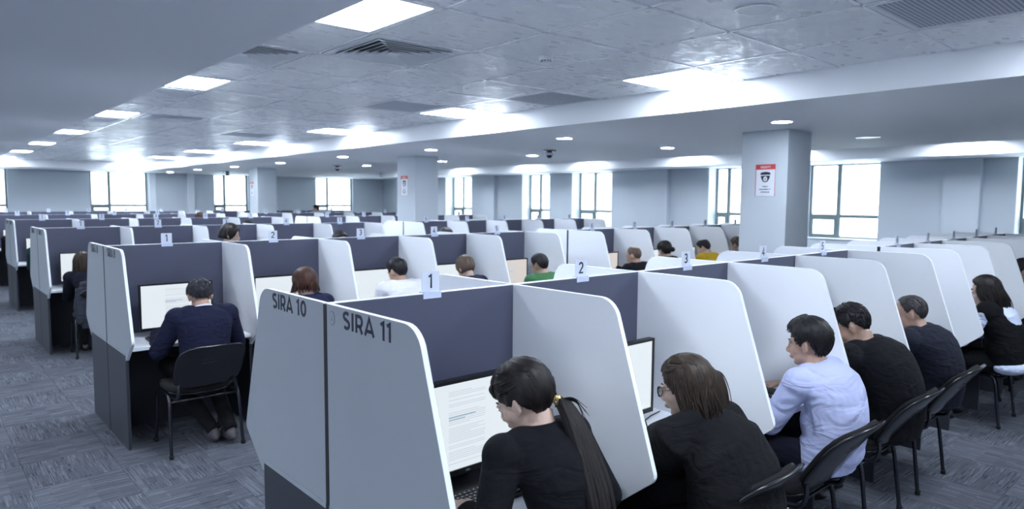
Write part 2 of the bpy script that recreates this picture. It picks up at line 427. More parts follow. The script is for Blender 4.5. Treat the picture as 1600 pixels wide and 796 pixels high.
for i in range(3):
    for j in range(-7, 27):
        if (i, j) in r2lights: continue
        link('ceiling_tile', m_tile2, ceiling, ((R2X[i]+R2X[i+1])/2, cellc(0, j)[1], ZH))

for j in range(-7, 27, 1):
    link('ceiling_panel', MB().box(r3x0+.01, r3x1-.01, cellc(0, j)[1]-ch/2, cellc(0, j)[1]+ch/2, ZH+.012, ZH+.03).mesh('ceiling_panel', M_tile), ceiling)
fr = MB(); w2, h2 = cw/2+.008, ch/2+.008
for a in ((-w2, -w2+.05, -h2, h2), (w2-.05, w2, -h2, h2), (-w2+.05, w2-.05, -h2, -h2+.04), (-w2+.05, w2-.05, h2-.04, h2)): fr.box(*a, -.006, .02)
m_lframe = fr.mesh('frame', M_edge)
m_ldiff = MB().box(-w2+.05, w2-.05, -h2+.04, h2-.04, -.002, .012).mesh('diffuser', M_light)
m_ldiff2 = MB().box(-.42, .42, -h2+.04, h2-.04, -.002, .012).mesh('diffuser', M_light)
fr = MB()
for a in ((-.47, -.42, -h2, h2), (.42, .47, -h2, h2), (-.42, .42, -h2, -h2+.04), (-.42, .42, h2-.04, h2)): fr.box(*a, -.006, .02)
m_lframe2 = fr.mesh('frame', M_edge)
ordn = ['nearest', 'second', 'third', 'fourth', 'fifth', 'sixth', 'seventh', 'eighth']
def pos_word(j): return ordn[[-6, -2, 2, 6, 10, 14, 18, 22].index(j)]
for (i, j), k in special.items():
    x, y = cellc(i, j)
    if k == 'light':
        side = 'left' if i == 0 else 'right'
        n = [2, 6, 10, 14, 18, 22, 26].index(j) if j >= 2 else None
        lab = (f'square LED ceiling panel on the {side} edge of the tiled recess, {ordn[n]} in view' if n is not None
               else f'square LED ceiling panel on the {side} recess edge, {"just behind" if j == -2 else "far behind"} the camera')
        t = thing('ceiling_light', lab, 'ceiling light', (x, y, ZH), 0, 'square ceiling light panels')
        link('frame', m_lframe, t); link('diffuser', m_ldiff, t)
for n, (i, j) in enumerate(r2lights):
    t = thing('ceiling_light', f'square LED ceiling panel in the far recess by the windows, {ordn[n]} from the camera', 'ceiling light', ((R2X[i]+R2X[i+1])/2, cellc(0, j)[1], ZH), 0, 'square ceiling light panels')
    link('frame', m_lframe2, t); link('diffuser', m_ldiff2, t)
for i, x in enumerate((r3x0+.431, r3x1-.431)):  # unseen panels, added to light the booth ends from the left
    for n, j in enumerate((-6, -2, 2, 6, 10, 14, 18, 22)):
        t = thing('ceiling_light', f'added square LED fill panel over the unseen side aisle, {ordn[n]} in its {("outer", "inner")[i]} line', 'ceiling light', (x, cellc(0, j)[1], ZH), 0, 'square ceiling light panels')
        link('frame', m_lframe, t); link('diffuser', m_ldiff, t)
# four-way air diffusers
def ring(a, b, za, zb, t=.006):
    m = MB()
    for q in range(4):
        R = Matrix.Rotation(q*PI/2, 3, 'Z')
        p = [(-a, -a, za), (a, -a, za), (b, -b, zb), (-b, -b, zb), (-a, -a, za+t), (a, -a, za+t), (b, -b, zb+t), (-b, -b, zb+t)]
        bb = len(m.v); m.v += [tuple(R @ Vector(x)) for x in p]
        m.f += [tuple(bb+i for i in f) for f in ((0, 1, 2, 3), (4, 7, 6, 5), (0, 4, 5, 1), (3, 2, 6, 7), (0, 3, 7, 4), (1, 5, 6, 2))]
    return m
m_vframe = ring(.405, .33, -.004, .0).mesh('frame', M_vent)
m_rings = [ring(.33-.058*k, .33-.058*k-.043, -.014, .012, .003).mesh('louvre', M_vent) for k in range(5)]
m_vback = MB().box(-.33, .33, -.33, .33, .05, .055).mesh('duct_back', M_ventdark)
m_vmid = MB().box(-.045, .045, -.045, .045, -.012, -.006).mesh('centre_plate', M_vent)
vl = {(1, 3): 'square four-way air vent beside the nearest left ceiling light', (0, 4): 'square louvred air vent half hidden behind the left soffit edge', (0, 7): 'louvred air vent just past the second left ceiling light', (1, 10): 'louvred air vent right of the third left ceiling light', (0, 11): 'louvred air vent just past the third left ceiling light', (1, -4): 'louvred air vent in the recess behind the camera', (0, 15): 'louvred air vent just past the fourth left ceiling light'}
pl = {(3, -1): 'perforated metal ceiling panel at the top right of the picture', (4, 4): 'perforated ceiling panel touching the bright fascia between two right ceiling lights', (3, 6): 'small dull perforated ceiling panel left of the second right ceiling light', (3, 12): 'distant perforated ceiling panel deep in the tiled recess'}
m_perf = MB().box(-.37, .37, -.37, .37, -.003, .008).mesh('perforated_plate', M_perf)
for (i, j), k in special.items():
    x, y = cellc(i, j)
    if k == 'vent':
        t = thing('air_vent', vl[(i, j)], 'vent', (x, y, ZH), 0, 'four-way ceiling air vents')
        link('frame', m_vframe, t); link('duct_back', m_vback, t); link('centre_plate', m_vmid, t)
        for r in m_rings: link('louvre', r, t)
    elif k == 'perf':
        t = thing('return_grille', pl[(i, j)], 'vent', (x, y, ZH), 0, 'perforated return air panels')
        link('frame', m_vframe, t); link('perforated_plate', m_perf, t)
# smoke detector and round speaker
t = thing('smoke_detector', 'small white round smoke detector on the tiled ceiling', 'smoke detector', (3.83, 3.90, ZH-.002))
link('base', MB().lathe([(.0, 0), (.055, 0), (.055, -.022), (.05, -.03)]).mesh('base', M_edge, angle=.6), t)
link('sensor', MB().lathe([(.036, -.03), (.034, -.044), (.02, -.05), (.0, -.052)]).mesh('sensor', M_vent, angle=.6), t)
for q in range(10):
    a = q*PI/5; link('slot', MB().box(-.006, .006, .0, .003, -.041, -.032).mesh('slot', M_ventdark), t, (.037*math.cos(a), .037*math.sin(a), 0), (0, 0, a-PI/2))
t = thing('ceiling_speaker', 'white round flush ceiling speaker in the tiled recess', 'speaker', (3.80, 2.11, ZH-.001))
link('rim', MB().lathe([(.098, 0), (.115, -.003), (.112, -.009), (.098, -.009)], 40, loop=True).mesh('rim', M_edge, angle=.6), t)
link('mesh_cover', MB().lathe([(.0, -.004), (.098, -.004), (.098, -.007), (.0, -.009)], 40).mesh('mesh_cover', M_vent, angle=.6), t)
t = thing('ceiling_speaker', 'round flush disc unlit on the soffit right of the near column', 'speaker', (9.81, 3.73, ZC-.001))
link('rim', MB().lathe([(.13, 0), (.15, -.003), (.148, -.012), (.13, -.012)], 40, loop=True).mesh('rim', M_edge, angle=.6), t)
link('mesh_cover', MB().lathe([(.0, -.004), (.13, -.004), (.13, -.009), (.0, -.012)], 40).mesh('mesh_cover', M_vent, angle=.6), t)
# downlights
m_trim = MB().lathe([(.105, 0), (.13, -.002), (.126, -.008), (.105, -.008)], 32, loop=True).mesh('trim_ring', M_edge, angle=.6)
m_lens = MB().lathe([(.0, -.002), (.105, -.002), (.105, -.006), (.0, -.007)], 32).mesh('lens', M_down, angle=.6)
DL = [(7.32, 3.70), (7.09, 6.82), (7.04, 10.06), (6.90, 13.07), (6.97, 16.42), (6.90, 19.37), (6.79, 22.18), (6.78, 25.1)]
DX = [(-.35, -2.6+3.1*q) for q in range(6)] + [(-1.85, -1.05+3.1*q) for q in range(6)]  # out of view, added as fill to brighten the first dividers
DR = [(9.53, 6.79), (9.32, 9.84), (9.27, 12.82), (9.13, 16.0)]
for n, (x, y) in enumerate(DL+DR+DX):
    if n < 8: lab = f'round glowing downlight in the soffit line left of the columns, {ordn[n]} from the camera'
    elif n < 12: lab = f'round glowing downlight in the soffit line right of the columns, {ordn[n-8]} from the camera'
    else: lab = f'added round fill downlight over the side aisle outside the picture, {ordn[(n-12)%6]} of its {("inner", "outer")[(n-12)//6]} line'
    t = thing('downlight', lab, 'downlight', (x, y, ZC), 0, 'round soffit downlights'); link('trim_ring', m_trim, t); link('lens', m_lens, t)
# dome cameras
m_dm = MB().lathe([(.0, 0), (.12, 0), (.12, -.012), (.05, -.018), (.045, -.04), (.0, -.04)], 28).mesh('mounting_plate', M_bezel, angle=.6)
m_dh = MB().lathe([(.045, -.04), (.075, -.05), (.078, -.085), (.06, -.09), (.0, -.09)], 28).mesh('housing', M_clip, angle=.6)
m_dd = MB().ell((0, 0, -.09), (.055, .055, .05)).mesh('dome', M_bezel, True)
for (x, y), lab in zip(((8.59, 8.63), (8.6, 16.6), (7.93, 22.9)), ('dome security camera on the soffit between the near and middle columns', 'dome security camera on the soffit between the middle and far columns', 'tiny dome security camera on the soffit beyond the far column')):
    t = thing('dome_camera', lab, 'security camera', (x, y, ZC), 0, 'dome cameras'); link('mounting_plate', m_dm, t); link('housing', m_dh, t); link('dome', m_dd, t)

# ------------------------------------------------------------------ walls with deep window bays
def add_window(name, n_axis, a0, a1, depth0, zs, zt, mull, transom):
    """n_axis 'x': window in the plane x=depth0 spanning y a0..a1; 'y': plane y=depth0 spanning x"""
    root = struct(name, None)
    def bx(nm, p0, p1, z0, z1, d0=-.03, d1=.03, m=M_frame):
        me = MB()
        if n_axis == 'x': me.box(depth0+d0, depth0+d1, p0, p1, z0, z1)
        else: me.box(p0, p1, depth0+d0, depth0+d1, z0, z1)
        link(nm, me.mesh(nm, m), root)
    f = .06
    bx('frame_side', a0, a0+f, zs, zt); bx('frame_side', a1-f, a1, zs, zt)
    bx('frame_rail', a0+f, a1-f, zs, zs+f); bx('frame_rail', a0+f, a1-f, zt-.03, zt)
    xs = [a0+f] + mull + [a1-f]
    for mu in mull: bx('mullion', mu-.045, mu+.045, zs+f, zt-.03)
    for p, q in zip(xs[:-1], xs[1:]):
        p2 = p + (.045 if p != a0+f else 0); q2 = q - (.045 if q != a1-f else 0)
        bx('transom', p2, q2, transom-.04, transom+.04)
        bx('pane', p2, q2, zs+f, transom-.04, -.004, .004, M_glass); bx('pane', p2, q2, transom+.04, zt-.03, -.004, .004, M_glass)
    # opening sash in the narrow lower light
    p, q = (xs[0], xs[1]) if n_axis == 'y' else (xs[-2]+.035, xs[-1])
    p += .0; zz0, zz1 = zs+f, transom-.04
    bx('sash', p, p+.05, zz0, zz1, -.05, -.031); bx('sash', q-.05, q, zz0, zz1, -.05, -.031); bx('sash', p+.05, q-.05, zz0, zz0+.05, -.05, -.031); bx('sash', p+.05, q-.05, zz1-.05, zz1, -.05, -.031)
    return root
SILL = .96; D = .40
# right wall (x = XW): solid parts between bays, bays recessed by D
k = XW/16.4
bays_r = [(2.0, 3.30), (5.75, 7.45), (9.05, 10.00), (13.3, 14.95), (15.95, 17.3), (20.1, 21.75)]
wr = MB(); prev = YN-.3
for a, b in bays_r:
    wr.box(XW, XW+D+.1, prev, a, 0, ZC); wr.box(XW, XW+D+.1, a, b, 0, SILL); prev = b
wr.box(XW, XW+D+.1, prev, YF+.02, 0, ZC)
struct('wall_right', wr.mesh('wall_right', M_wall))
for n, (a, b) in enumerate(bays_r):
    add_window(f'window_{n+1}', 'x', a, b, XW+D, SILL, ZC, [b-(b-a)*.40], 1.49)
    for tn, y in enumerate((a, b)):
        s = 1 if y == a else -1
        struct(f'trim_{2*n+tn+1}', MB().box(XW+.002, XW+D-.03, min(y, y+s*.012), max(y, y+s*.012), SILL+.02, ZC).mesh('trim', M_reveal))
    struct(f'trim_{41+n}', MB().box(XW-.02, XW+D-.03, a, b, SILL, SILL+.02).mesh('trim', M_reveal))
# shallow piers on the right wall
for n, (a, b) in enumerate(((3.85, 4.50), (11.2, 12.0), (18.6, 19.2))):
    struct(f'trim_{60+n}', MB().box(XW-.16, XW, a, b, 0, ZC).mesh('trim', M_wall))
# far wall
bays_f = [(.6, 2.42), (4.66, 6.42), (8.66, 9.95), (12.75, 14.45)]
wf = MB(); prev = XL-.3
for a, b in bays_f:
    wf.box(prev, a, YF, YF+.3, 0, ZC); wf.box(a, b, YF, YF+.3, 0, 1.28); prev = b
wf.box(prev, XW+.5, YF, YF+.3, 0, ZC)
struct('wall_far', wf.mesh('wall_far', M_wall))
for n, (a, b) in enumerate(bays_f):
    add_window(f'window_{n+11}', 'y', a, b, YF+.15, 1.28, ZC, [a+(b-a)*.33], 1.55)
struct('trim_70', MB().box(7.72, 7.95, YF-.10, YF, 0, ZC).mesh('trim', M_reveal))
struct('trim_71', MB().box(10.0, 10.35, YF-.12, YF, 0, ZC).mesh('trim', M_reveal))
struct('trim_72', MB().box(6.44, 6.66, YF-.08, YF, 0, ZC).mesh('trim', M_reveal))
wl = MB(); prev = YN-.3
bays_l = [(14.0, 15.6), (20.0, 21.6)]  # unseen windows added in the left wall to bring in more daylight
for n, (a, b) in enumerate(bays_l):
    wl.box(XL-.3, XL, prev, a, 0, ZC); wl.box(XL-.3, XL, a, b, 0, SILL); prev = b
    add_window(f'window_{n+21}', 'x', a, b, XL-.15, SILL, ZC, [a+(b-a)/2], 1.49)
wl.box(XL-.3, XL, prev, YF, 0, ZC)
struct('wall_left', wl.mesh('wall_left', M_wall))
struct('wall_near', MB().box(XL-.2, XW+.5, YN-.2, YN, 0, ZC).mesh('wall_near', M_wall))
for nm, bx_ in (('baseboard_right', (XW-.015, XW, YN, YF)), ('baseboard_far', (XL, XW-.015, YF-.015, YF)), ('baseboard_left', (XL, XL+.015, YN, YF))):
    struct(nm, MB().box(*bx_, 0, .08).mesh(nm, M_edge))

# columns and the camera notices on them
def column(x, y, sx, sy, lab):
    t = MB().box(-sx/2, sx/2, -sy/2, sy/2, 0, ZC-.001).mesh('column', M_wall, bevel=.006)
    o = link('column', t, None, (x, y, 0)); tag(o, lab, 'column', 'square grey columns'); return o
column(8.1+.31, 4.31, .62, .62, 'square grey painted column nearest the camera with a red-topped notice')
column(7.75+.29, 11.98, .58, .66, 'square grey column in the middle of the row of columns')
column(7.62+.28, 19.9, .56, .62, 'square grey column farthest from the camera')
def shield(sc):
    p = [(-.062, .052), (-.03, .062), (.03, .062), (.062, .052), (.066, .03), (-.066, .03)]
    return [(a*sc, b*sc) for a, b in p]
def notice(x, y, z, lab):
    """hangs on a face that looks towards -x"""
    t = thing('camera_notice', lab, 'sign', (x, y, z), -PI/2, 'camera notices on the columns')
    # local: x to the reader's right, facing -y
    link('board', MB().box(-.132, .132, -.006, 0, -.2, .2).mesh('board', M_signw, bevel=.002), t)
    link('red_header', MB().box(-.132, .132, -.0075, -.006, .135, .2).mesh('red_header', M_red), t)
    tx = text_mesh('header_lettering', 'DİQQƏT!', .13, .034, M_signw, .02); link('header_lettering', tx, t, (-.065, -.0075, .150), (PI/2, 0, 0))
    for sx0, sx1 in ((-.132, -.126), (.126, .132)): link('red_border', MB().box(sx0, sx1, -.0072, -.006, -.2, .135).mesh('red_border', M_red), t)
    link('emblem_cap', MB().prism([(-.066, .088), (-.05, .10), (0, .106), (.05, .10), (.066, .088), (.066, .070), (-.066, .070)], 1, -.0078, -.006).mesh('emblem_cap', M_ink), t)
    link('emblem_shield', MB().prism([(-.060, .058), (.060, .058), (.056, .03), (.038, -.005), (.015, -.022), (-.015, -.022), (-.038, -.005), (-.056, .03)], 1, -.0078, -.006).mesh('emblem_shield', M_ink), t)
    dm = MB().prism([(.027*math.cos(a*PI/10), .018+.030*math.sin(a*PI/10)) for a in range(20)], 1, -.0086, -.0078); link('emblem_dome', dm.mesh('emblem_dome', M_signw), t)
    dm = MB().prism([(.008*math.cos(a*PI/8), .016+.010*math.sin(a*PI/8)) for a in range(16)], 1, -.0092, -.0086); link('emblem_lens', dm.mesh('emblem_lens', M_ink), t)
    for s_, w_, zz in (('VİDEO', .075, -.085), ('MÜŞAHİDƏ', .15, -.122), ('APARILIR', .12, -.157)):
        link('lettering', text_mesh('lettering', s_, w_, .02, M_ink, .005), t, (-w_/2, -.0075, zz), (PI/2, 0, 0))
notice(8.099, 4.28, 2.078, 'white notice with red header and camera emblem on the nearest column')
notice(7.749, 12.03, 2.10, 'small blurred red-topped camera notice on the middle column')
notice(7.619, 19.98, 2.10, 'tiny distant red-topped camera notice on the farthest column')

# ------------------------------------------------------------------ exam booths
HT = 1.438; TH = .010
WORD = ['', 'one', 'two', 'three', 'four', 'five', 'six', 'seven', 'eight', 'nine', 'ten', 'eleven']
ORD = ['', 'first', 'second', 'third', 'fourth', 'fifth', 'sixth', 'seventh', 'eighth', 'ninth', 'tenth']
def arc(c, r, a0, a1, n=6):
    return [(c[0]+r*math.cos(math.radians(a0+(a1-a0)*i/n)), c[1]+r*math.sin(math.radians(a0+(a1-a0)*i/n))) for i in range(n+1)]
# outline of a wing: u = distance from the spine, z
wing = [(.012, .69), (.012, HT)] + arc((.505, HT-.095), .095, 90, 14, 7) + arc((.735, .815), .04, 10, -48, 5) + [(.60, .655), (.585, .655), (.585, .69)]
m_wing = MB().prism([(-u, z) for u, z in wing], 0, -TH, TH).mesh('divider', M_white, bevel=.0015)
m_wing_end = m_wing.copy(); m_wing_end.materials.append(M_grey)
for p in m_wing_end.polygons:
    if p.normal.x < -.9: p.material_index = 1
m_wing_end_flip = m_wing.copy(); m_wing_end_flip.materials.append(M_grey)
for p in m_wing_end_flip.polygons:
    if p.normal.x > .9: p.material_index = 1
m_basep = MB().box(-TH, TH, -.583, -.012, 0, .688).mesh('base_panel', M_base)
CACHE = {}
def booth_meshes(w):
    if w in CACHE: return CACHE[w]
    d = dict(
        back=MB().box(TH, w-TH, -.012, 0, .742, HT-.003).mesh('back_panel', M_dark),
        top=MB().box(0, w, -.012, 0, HT-.003, HT).mesh('top_edge', M_edge),
        modesty=MB().box(TH, w-TH, -.03, -.012, .0, .714).mesh('modesty_panel', M_base),
        desk=MB().box(TH, w-TH, -.615, -.012, .716, .741).mesh('desktop', M_desk, bevel=.002))
    CACHE[w] = d; return d
lip = MB().box(-TH-.0025, -TH, -.585, -.014, .69, .71).mesh('edge_strip', M_grey)
lipf = MB().box(TH, TH+.0025, -.585, -.014, .69, .71).mesh('edge_strip', M_grey)
gapm = MB().box(-TH-.001, TH, -.012, 0, 0, HT-.003).mesh('spine_end', M_gap)

def booth(x, Y, w, north, first, last, row, num, block_w):
    d = booth_meshes(w); g_ = num == 1
    lab = f'{ORD[num]} exam booth of row {WORD[row]}, white side wings, dark back panel'
    t = thing('exam_booth', lab, 'exam booth', (x+w if north else x, Y, 0), PI if north else 0, 'exam booths in long rows')
    t['label'] = lab
    link('back_panel', d['back'], t); link('top_edge', d['top'], t); link('modesty_panel', d['modesty'], t); link('desktop', d['desk'], t)
    isend0 = (first and not north) or (last and north)          # end at local x = 0
    link('divider', m_wing_end if first and g_ and not north else m_wing, t); link('base_panel', m_basep, t)
    if (last and not north) or (first and north):
        link('divider', m_wing_end_flip if first and g_ and north else m_wing, t, (w, 0, 0)); link('base_panel', m_basep, t, (w, 0, 0))
    if first:
        lx = w if north else 0
        if g_: link('edge_strip', lipf if north else lip, t, (lx, 0, 0))
        g = link('spine_end', gapm, t, (lx, 0, 0), None)
        if north: g.scale.x = -1
    return t

LIPTEXT = {}
def row_lettering(t, w, north, row):
    s = f'SIRA {row}'
    width = .305 if len(s) > 6 else .255
    W_ = .185
    # on the face that looks to world -x; reader's right is world -y
    if not north:
        word(s, .060, W_, M_ink, t, (-TH-.0002, -.132, 1.367), (PI/2, 0, -PI/2), width)
        ringm = MB().prism([(.021*math.cos(a*PI/12), .026*math.sin(a*PI/12)) for a in range(24)], 0, -TH-.0010, -TH)
        link('emblem', ringm.mesh('emblem', mat('emblem_grey', (120, 128, 142), .5)), t, (0, -.052, 1.392))
        ringm = MB().prism([(.0165*math.cos(a*PI/12), .0205*math.sin(a*PI/12)) for a in range(24)], 0, -TH-.0014, -TH-.001)
        link('emblem_field', ringm.mesh('emblem_field', M_grey), t, (0, -.052, 1.392))
        fl = MB().prism([(-.009, -.008), (.009, -.008), (.006, -.002), (.002, .004), (0, .013), (-.002, .004), (-.006, -.002)], 0, -TH-.0018, -TH-.0014)
        link('emblem_mark', fl.mesh('emblem_mark', mat('emblem_grey', (120, 128, 142), .5)), t, (0, -.052, 1.390))
    else:
        word(s, .060, W_, M_ink, t, (w+TH+.0002, -.455, 1.367), (PI/2, 0, PI/2), width)

m_scard = MB().box(-.040, .040, -.002, .002, .002, .083).mesh('card', M_card)
_c = MB().box(-.042, .042, -.016, -.013, -.022, .004).box(-.042, .042, .013, .016, -.022, .004).box(-.042, .042, -.013, .013, .0005, .004)
m_sclip = _c.mesh('clip', M_clip)
NUMM = {}
def sign(x, Y, num, rows):
    t = thing('number_sign', f'white card reading {WORD[num]} clipped on the spine of {rows}', 'number sign', (x, Y, HT), 0, 'number cards clipped on the booth spines')
    link('card', m_scard, t); link('clip', m_sclip, t)
    tot = sum(GLYPH[c][0] for c in str(num))*.056+.13*.056*(len(str(num))-1)
    word(str(num), .056, .15, M_ink, t, (-tot/2, -.0022, .017), (PI/2, 0, 0), name='numeral', depth=.0006)
    word(str(num), .056, .15, M_ink, t, (tot/2, .0022, .017), (PI/2, 0, PI), name='numeral', depth=.0006)

BANKS = [  # Y, x0, w, x0 of the second block, w there, odd (south) row, even (north) row
    (2.19, 1.09, .873, 6.11, .800, 11, 10), (5.918, 1.12, .873, 6.24, .890, 9, 8), (9.81, 1.168, .876, 6.30, .905, 7, 6),
    (13.726, 1.263, .872, 6.40, .90, 5, 4), (17.6, 1.30, .90, 6.6, .90, 3, 2), (21.5, 1.45, .91, 6.8, .91, 1, None)]
BX = {}
for (Y, xa, wa, xb, wb, odd, even) in BANKS:
    for blk, (x0, w) in enumerate(((xa, wa), (xb, wb))):
        for kk in range(5):
            num = blk*5+kk+1; x = x0+kk*w; BX[(odd, num)] = (x, w, Y)
            t = booth(x, Y, w, False, kk == 0, kk == 4, odd, num, w)
            if kk == 0 and blk == 0: row_lettering(t, w, False, odd)
            if even:
                t = booth(x, Y, w, True, kk == 0, kk == 4, even, num, w)
                if kk == 0 and blk == 0: row_lettering(t, w, True, even)
            sign(x+w*.5, Y, num, f'rows {WORD[even]} and {WORD[odd]}' if even else f'row {WORD[odd]}')

# ------------------------------------------------------------------ monitors, keyboards, mice
m_bez = MB()
BWd, z0, z1 = .255, .785, 1.145
m_bez.box(-BWd-.012, BWd+.012, 0, .035, z0, z0+.022).box(-BWd-.012, BWd+.012, 0, .035, z1-.012, z1).box(-BWd-.012, -BWd, 0, .035, z0+.022, z1-.012).box(BWd, BWd+.012, 0, .035, z0+.022, z1-.012)
m_bez = m_bez.mesh('bezel', M_bezel)
m_shell = MB().box(-BWd, BWd, .010, .04, z0+.022, z1-.012).mesh('rear_shell', M_bezel)
m_scr = MB().box(-BWd, BWd, .006, .010, z0+.022, z1-.012).mesh('screen', M_screen)
m_scrw = MB().box(-BWd, BWd, .006, .010, z0+.022, z1-.012).mesh('screen', M_screenw)
m_neck = MB().box(-.035, .035, .045, .065, .755, .95).mesh('stand_neck', M_bezel, bevel=.004)
m_foot = MB().box(-.12, .12, -.07, .11, .742, .756).mesh('stand_foot', M_bezel, bevel=.004)
m_badge = text_mesh('badge', 'DELL', .022, .006, mat('badge_grey', (150, 156, 168), .4), .0)
def page(seed, x0, x1, n, blue):
    r = random.Random(seed); m = MB(); y = z1-.045
    for q in range(n):
        if q % 9 == 8 or r.random() < .08: y -= .0085; continue
        e = x1 - (x1-x0)*(r.random()*.06 if r.random() < .8 else r.random()*.5)
        m.box(x0, e, .0052, .0058, y, y+.0022); y -= .0072
    return m.mesh('page_text', M_page)
m_pages = [page(s, -.085, .090, 38, 0) for s in range(3)]
m_pageblue = MB().box(-.085, .04, .0050, .0057, 1.005, 1.0085).box(-.085, -.01, .0050, .0057, .996, .9990).mesh('page_link', M_pageb)
def monitor(row, num, screen='cool', dx=0., rz=0., text=True):
    x, w, Y = BX[(row, num)]
    t = thing('monitor', f'black-framed lit monitor in the {ORD[num]} booth of row {WORD[row]}', 'monitor', (x+.435+dx, Y-.245, 0), rz, 'computer monitors in the booths')
    link('bezel', m_bez, t); link('rear_shell', m_shell, t); link('screen', m_scr if screen == 'cool' else m_scrw, t)
    link('stand_neck', m_neck, t); link('stand_foot', m_foot, t)
    if row == 11: link('badge', m_badge, t, (-.011, -.0002, z0+.008), (PI/2, 0, 0))
    if text:
        link('page_text', m_pages[num % 3], t)
        link('page_link', m_pageblue, t)
kb = MB().box(-.22, .22, -.07, .07, 0, .014).mesh('key_tray', M_bezel, bevel=.004)
mk = MB(); ml = MB()
for r_, (yy, cnt) in enumerate(((.052, 20), (.030, 21), (.010, 21), (-.010, 20), (-.030, 19), (-.050, 12))):
    for c_ in range(cnt):
        xx = -.207+.414*(c_+.5)/cnt; hw = .414/cnt/2-.0012
        mk.box(xx-hw, xx+hw, yy-.0082, yy+.0082, .014, .021)
        if cnt > 12 or c_ % 3: ml.box(xx-hw*.45, xx+hw*.1, yy-.0015, yy+.0035, .021, .0212)
m_keys = mk.mesh('keys', M_key); m_leg = ml.mesh('key_legends', M_legend)
m_mouse = MB().ell((0, 0, .012), (.031, .055, .02)).mesh('body', M_bezel, True)
m_wheel = MB().ell((0, .028, .030), (.004, .008, .006), nu=8, nv=6).mesh('wheel', M_key, True)
def keyboard(row, num, dx=0., dy=0., rz=0.):
    x, w, Y = BX[(row, num)]
    t = thing('keyboard', f'black keyboard before the monitor in the {ORD[num]} booth of row {WORD[row]}', 'keyboard', (x+.40+dx, Y-.39+dy, .742), rz, 'black keyboards in the booths')
    link('key_tray', kb, t); q = link('keys', m_keys, t); q['kind'] = 'stuff'; q = link('key_legends', m_leg, t); q['kind'] = 'stuff'
def mouse(row, num, dx=.30, dy=0.):
    x, w, Y = BX[(row, num)]
    t = thing('computer_mouse', f'small black mouse in the {ORD[num]} booth of row {WORD[row]}', 'mouse', (x+.40+dx, Y-.40+dy, .742), .1, 'black mice in the booths')
    link('body', m_mouse, t); link('wheel', m_wheel, t)
for num in range(1, 11):
    monitor(11, num, text=num <= 5); monitor(9, num, 'warm' if num in (5, 6) else 'cool', text=num in (1, 5, 6))
    keyboard(11, num); keyboard(9, num)
    mouse(11, num); mouse(9, num)
for rn in ((7, 1), (7, 2), (5, 1), (5, 2), (3, 1)): monitor(*rn, text=False)
keyboard(7, 1); keyboard(5, 1)
x, w, Y = BX[(11, 1)]
for n, pts in enumerate(([(x+.47, Y-.19, .80), (x+.50, Y-.24, .775), (x+.58, Y-.28, .752), (x+.70, Y-.24, .749), (x+.80, Y-.12, .749)], [(x+.48, Y-.33, .752), (x+.50, Y-.30, .750), (x+.62, Y-.25, .749), (x+.74, Y-.16, .749), (x+.82, Y-.06, .749)])):
    tag(link('cable', MB().tube(pts, .0032, 8).mesh('cable', M_cable, True)), ('black monitor cable curling over the desk of booth 1, row eleven', 'black keyboard cable trailing over the desk of booth 1, row eleven')[n], 'cable')
x, w, Y = BX[(11, 2)]
tag(link('cable', MB().tube([(x+.56, Y-.32, .752), (x+.62, Y-.26, .76), (x+.72, Y-.22, .752), (x+.82, Y-.2, .749)], .0032, 8).mesh('cable', M_cable, True)), 'black keyboard cable on the desk of booth 2, row eleven', 'cable')

# ------------------------------------------------------------------ chairs
def sheet(w, h, surf, thick, n=3.2, nu=28, rings=5):
    """rounded-rectangle sheet; surf(a, b) -> Vector centre point, offset along surface normal"""
    vs = []; m = MB()
    def nrm(a, b):
        e = .004; return ((surf(a+e, b)-surf(a-e, b)).cross(surf(a, b+e)-surf(a, b-e))).normalized()
    def pt(r, k, off):
        th = 2*PI*k/nu; c, s = math.cos(th), math.sin(th)
        q = (abs(c)**n + abs(s)**n)**(-1/n); a, b = w/2*r*q*c, h/2*r*q*s
        return surf(a, b) + nrm(a, b)*off
    prof = [(r, thick/2) for r in (.25, .5, .75, .92)] + [(.985, thick*.36), (1., 0), (.985, -thick*.36)] + [(r, -thick/2) for r in (.92, .75, .5, .25)]
    b = 0; m.v.append(tuple(surf(0, 0)+nrm(0, 0)*thick/2))
    for r, off in prof:
        for k_ in range(nu): m.v.append(tuple(pt(r, k_, off)))
    m.v.append(tuple(surf(0, 0)-nrm(0, 0)*thick/2)); last = len(m.v)-1
    for k_ in range(nu):
        k2 = (k_+1) % nu; m.f.append((0, 1+k_, 1+k2))
        for i in range(len(prof)-1): m.f.append((1+i*nu+k_, 1+(i+1)*nu+k_, 1+(i+1)*nu+k2, 1+i*nu+k2))
        m.f.append((1+(len(prof)-1)*nu+k_, last, 1+(len(prof)-1)*nu+k2))
    return m
def back_surf(dz):
    def s(a, b):      # concave in plan, reclined, lip at the top
        return Vector((a, -.105 - .62*b - .9*b*b*(1 if b > 0 else .0) + .62*a*a + dz, .645+b))
    return s
def seat_surf(dz):
    return lambda a, b: Vector((a, .225+b, .445 + dz - .35*max(0, b-.12)*max(0, b-.12)*8 + .5*a*a*.35))
c_shell = sheet(.465, .325, back_surf(-.018), .016, 4.5).mesh('back_shell', M_chairp, True)
c_pad = sheet(.435, .300, back_surf(.006), .030, 4.5).mesh('backrest_pad', M_chairf, True)
c_seat = sheet(.46, .44, seat_surf(.012), .045).mesh('seat_pad', M_chairf, True)
c_under = sheet(.44, .42, seat_surf(-.016), .014).mesh('seat_shell', M_chairp, True)
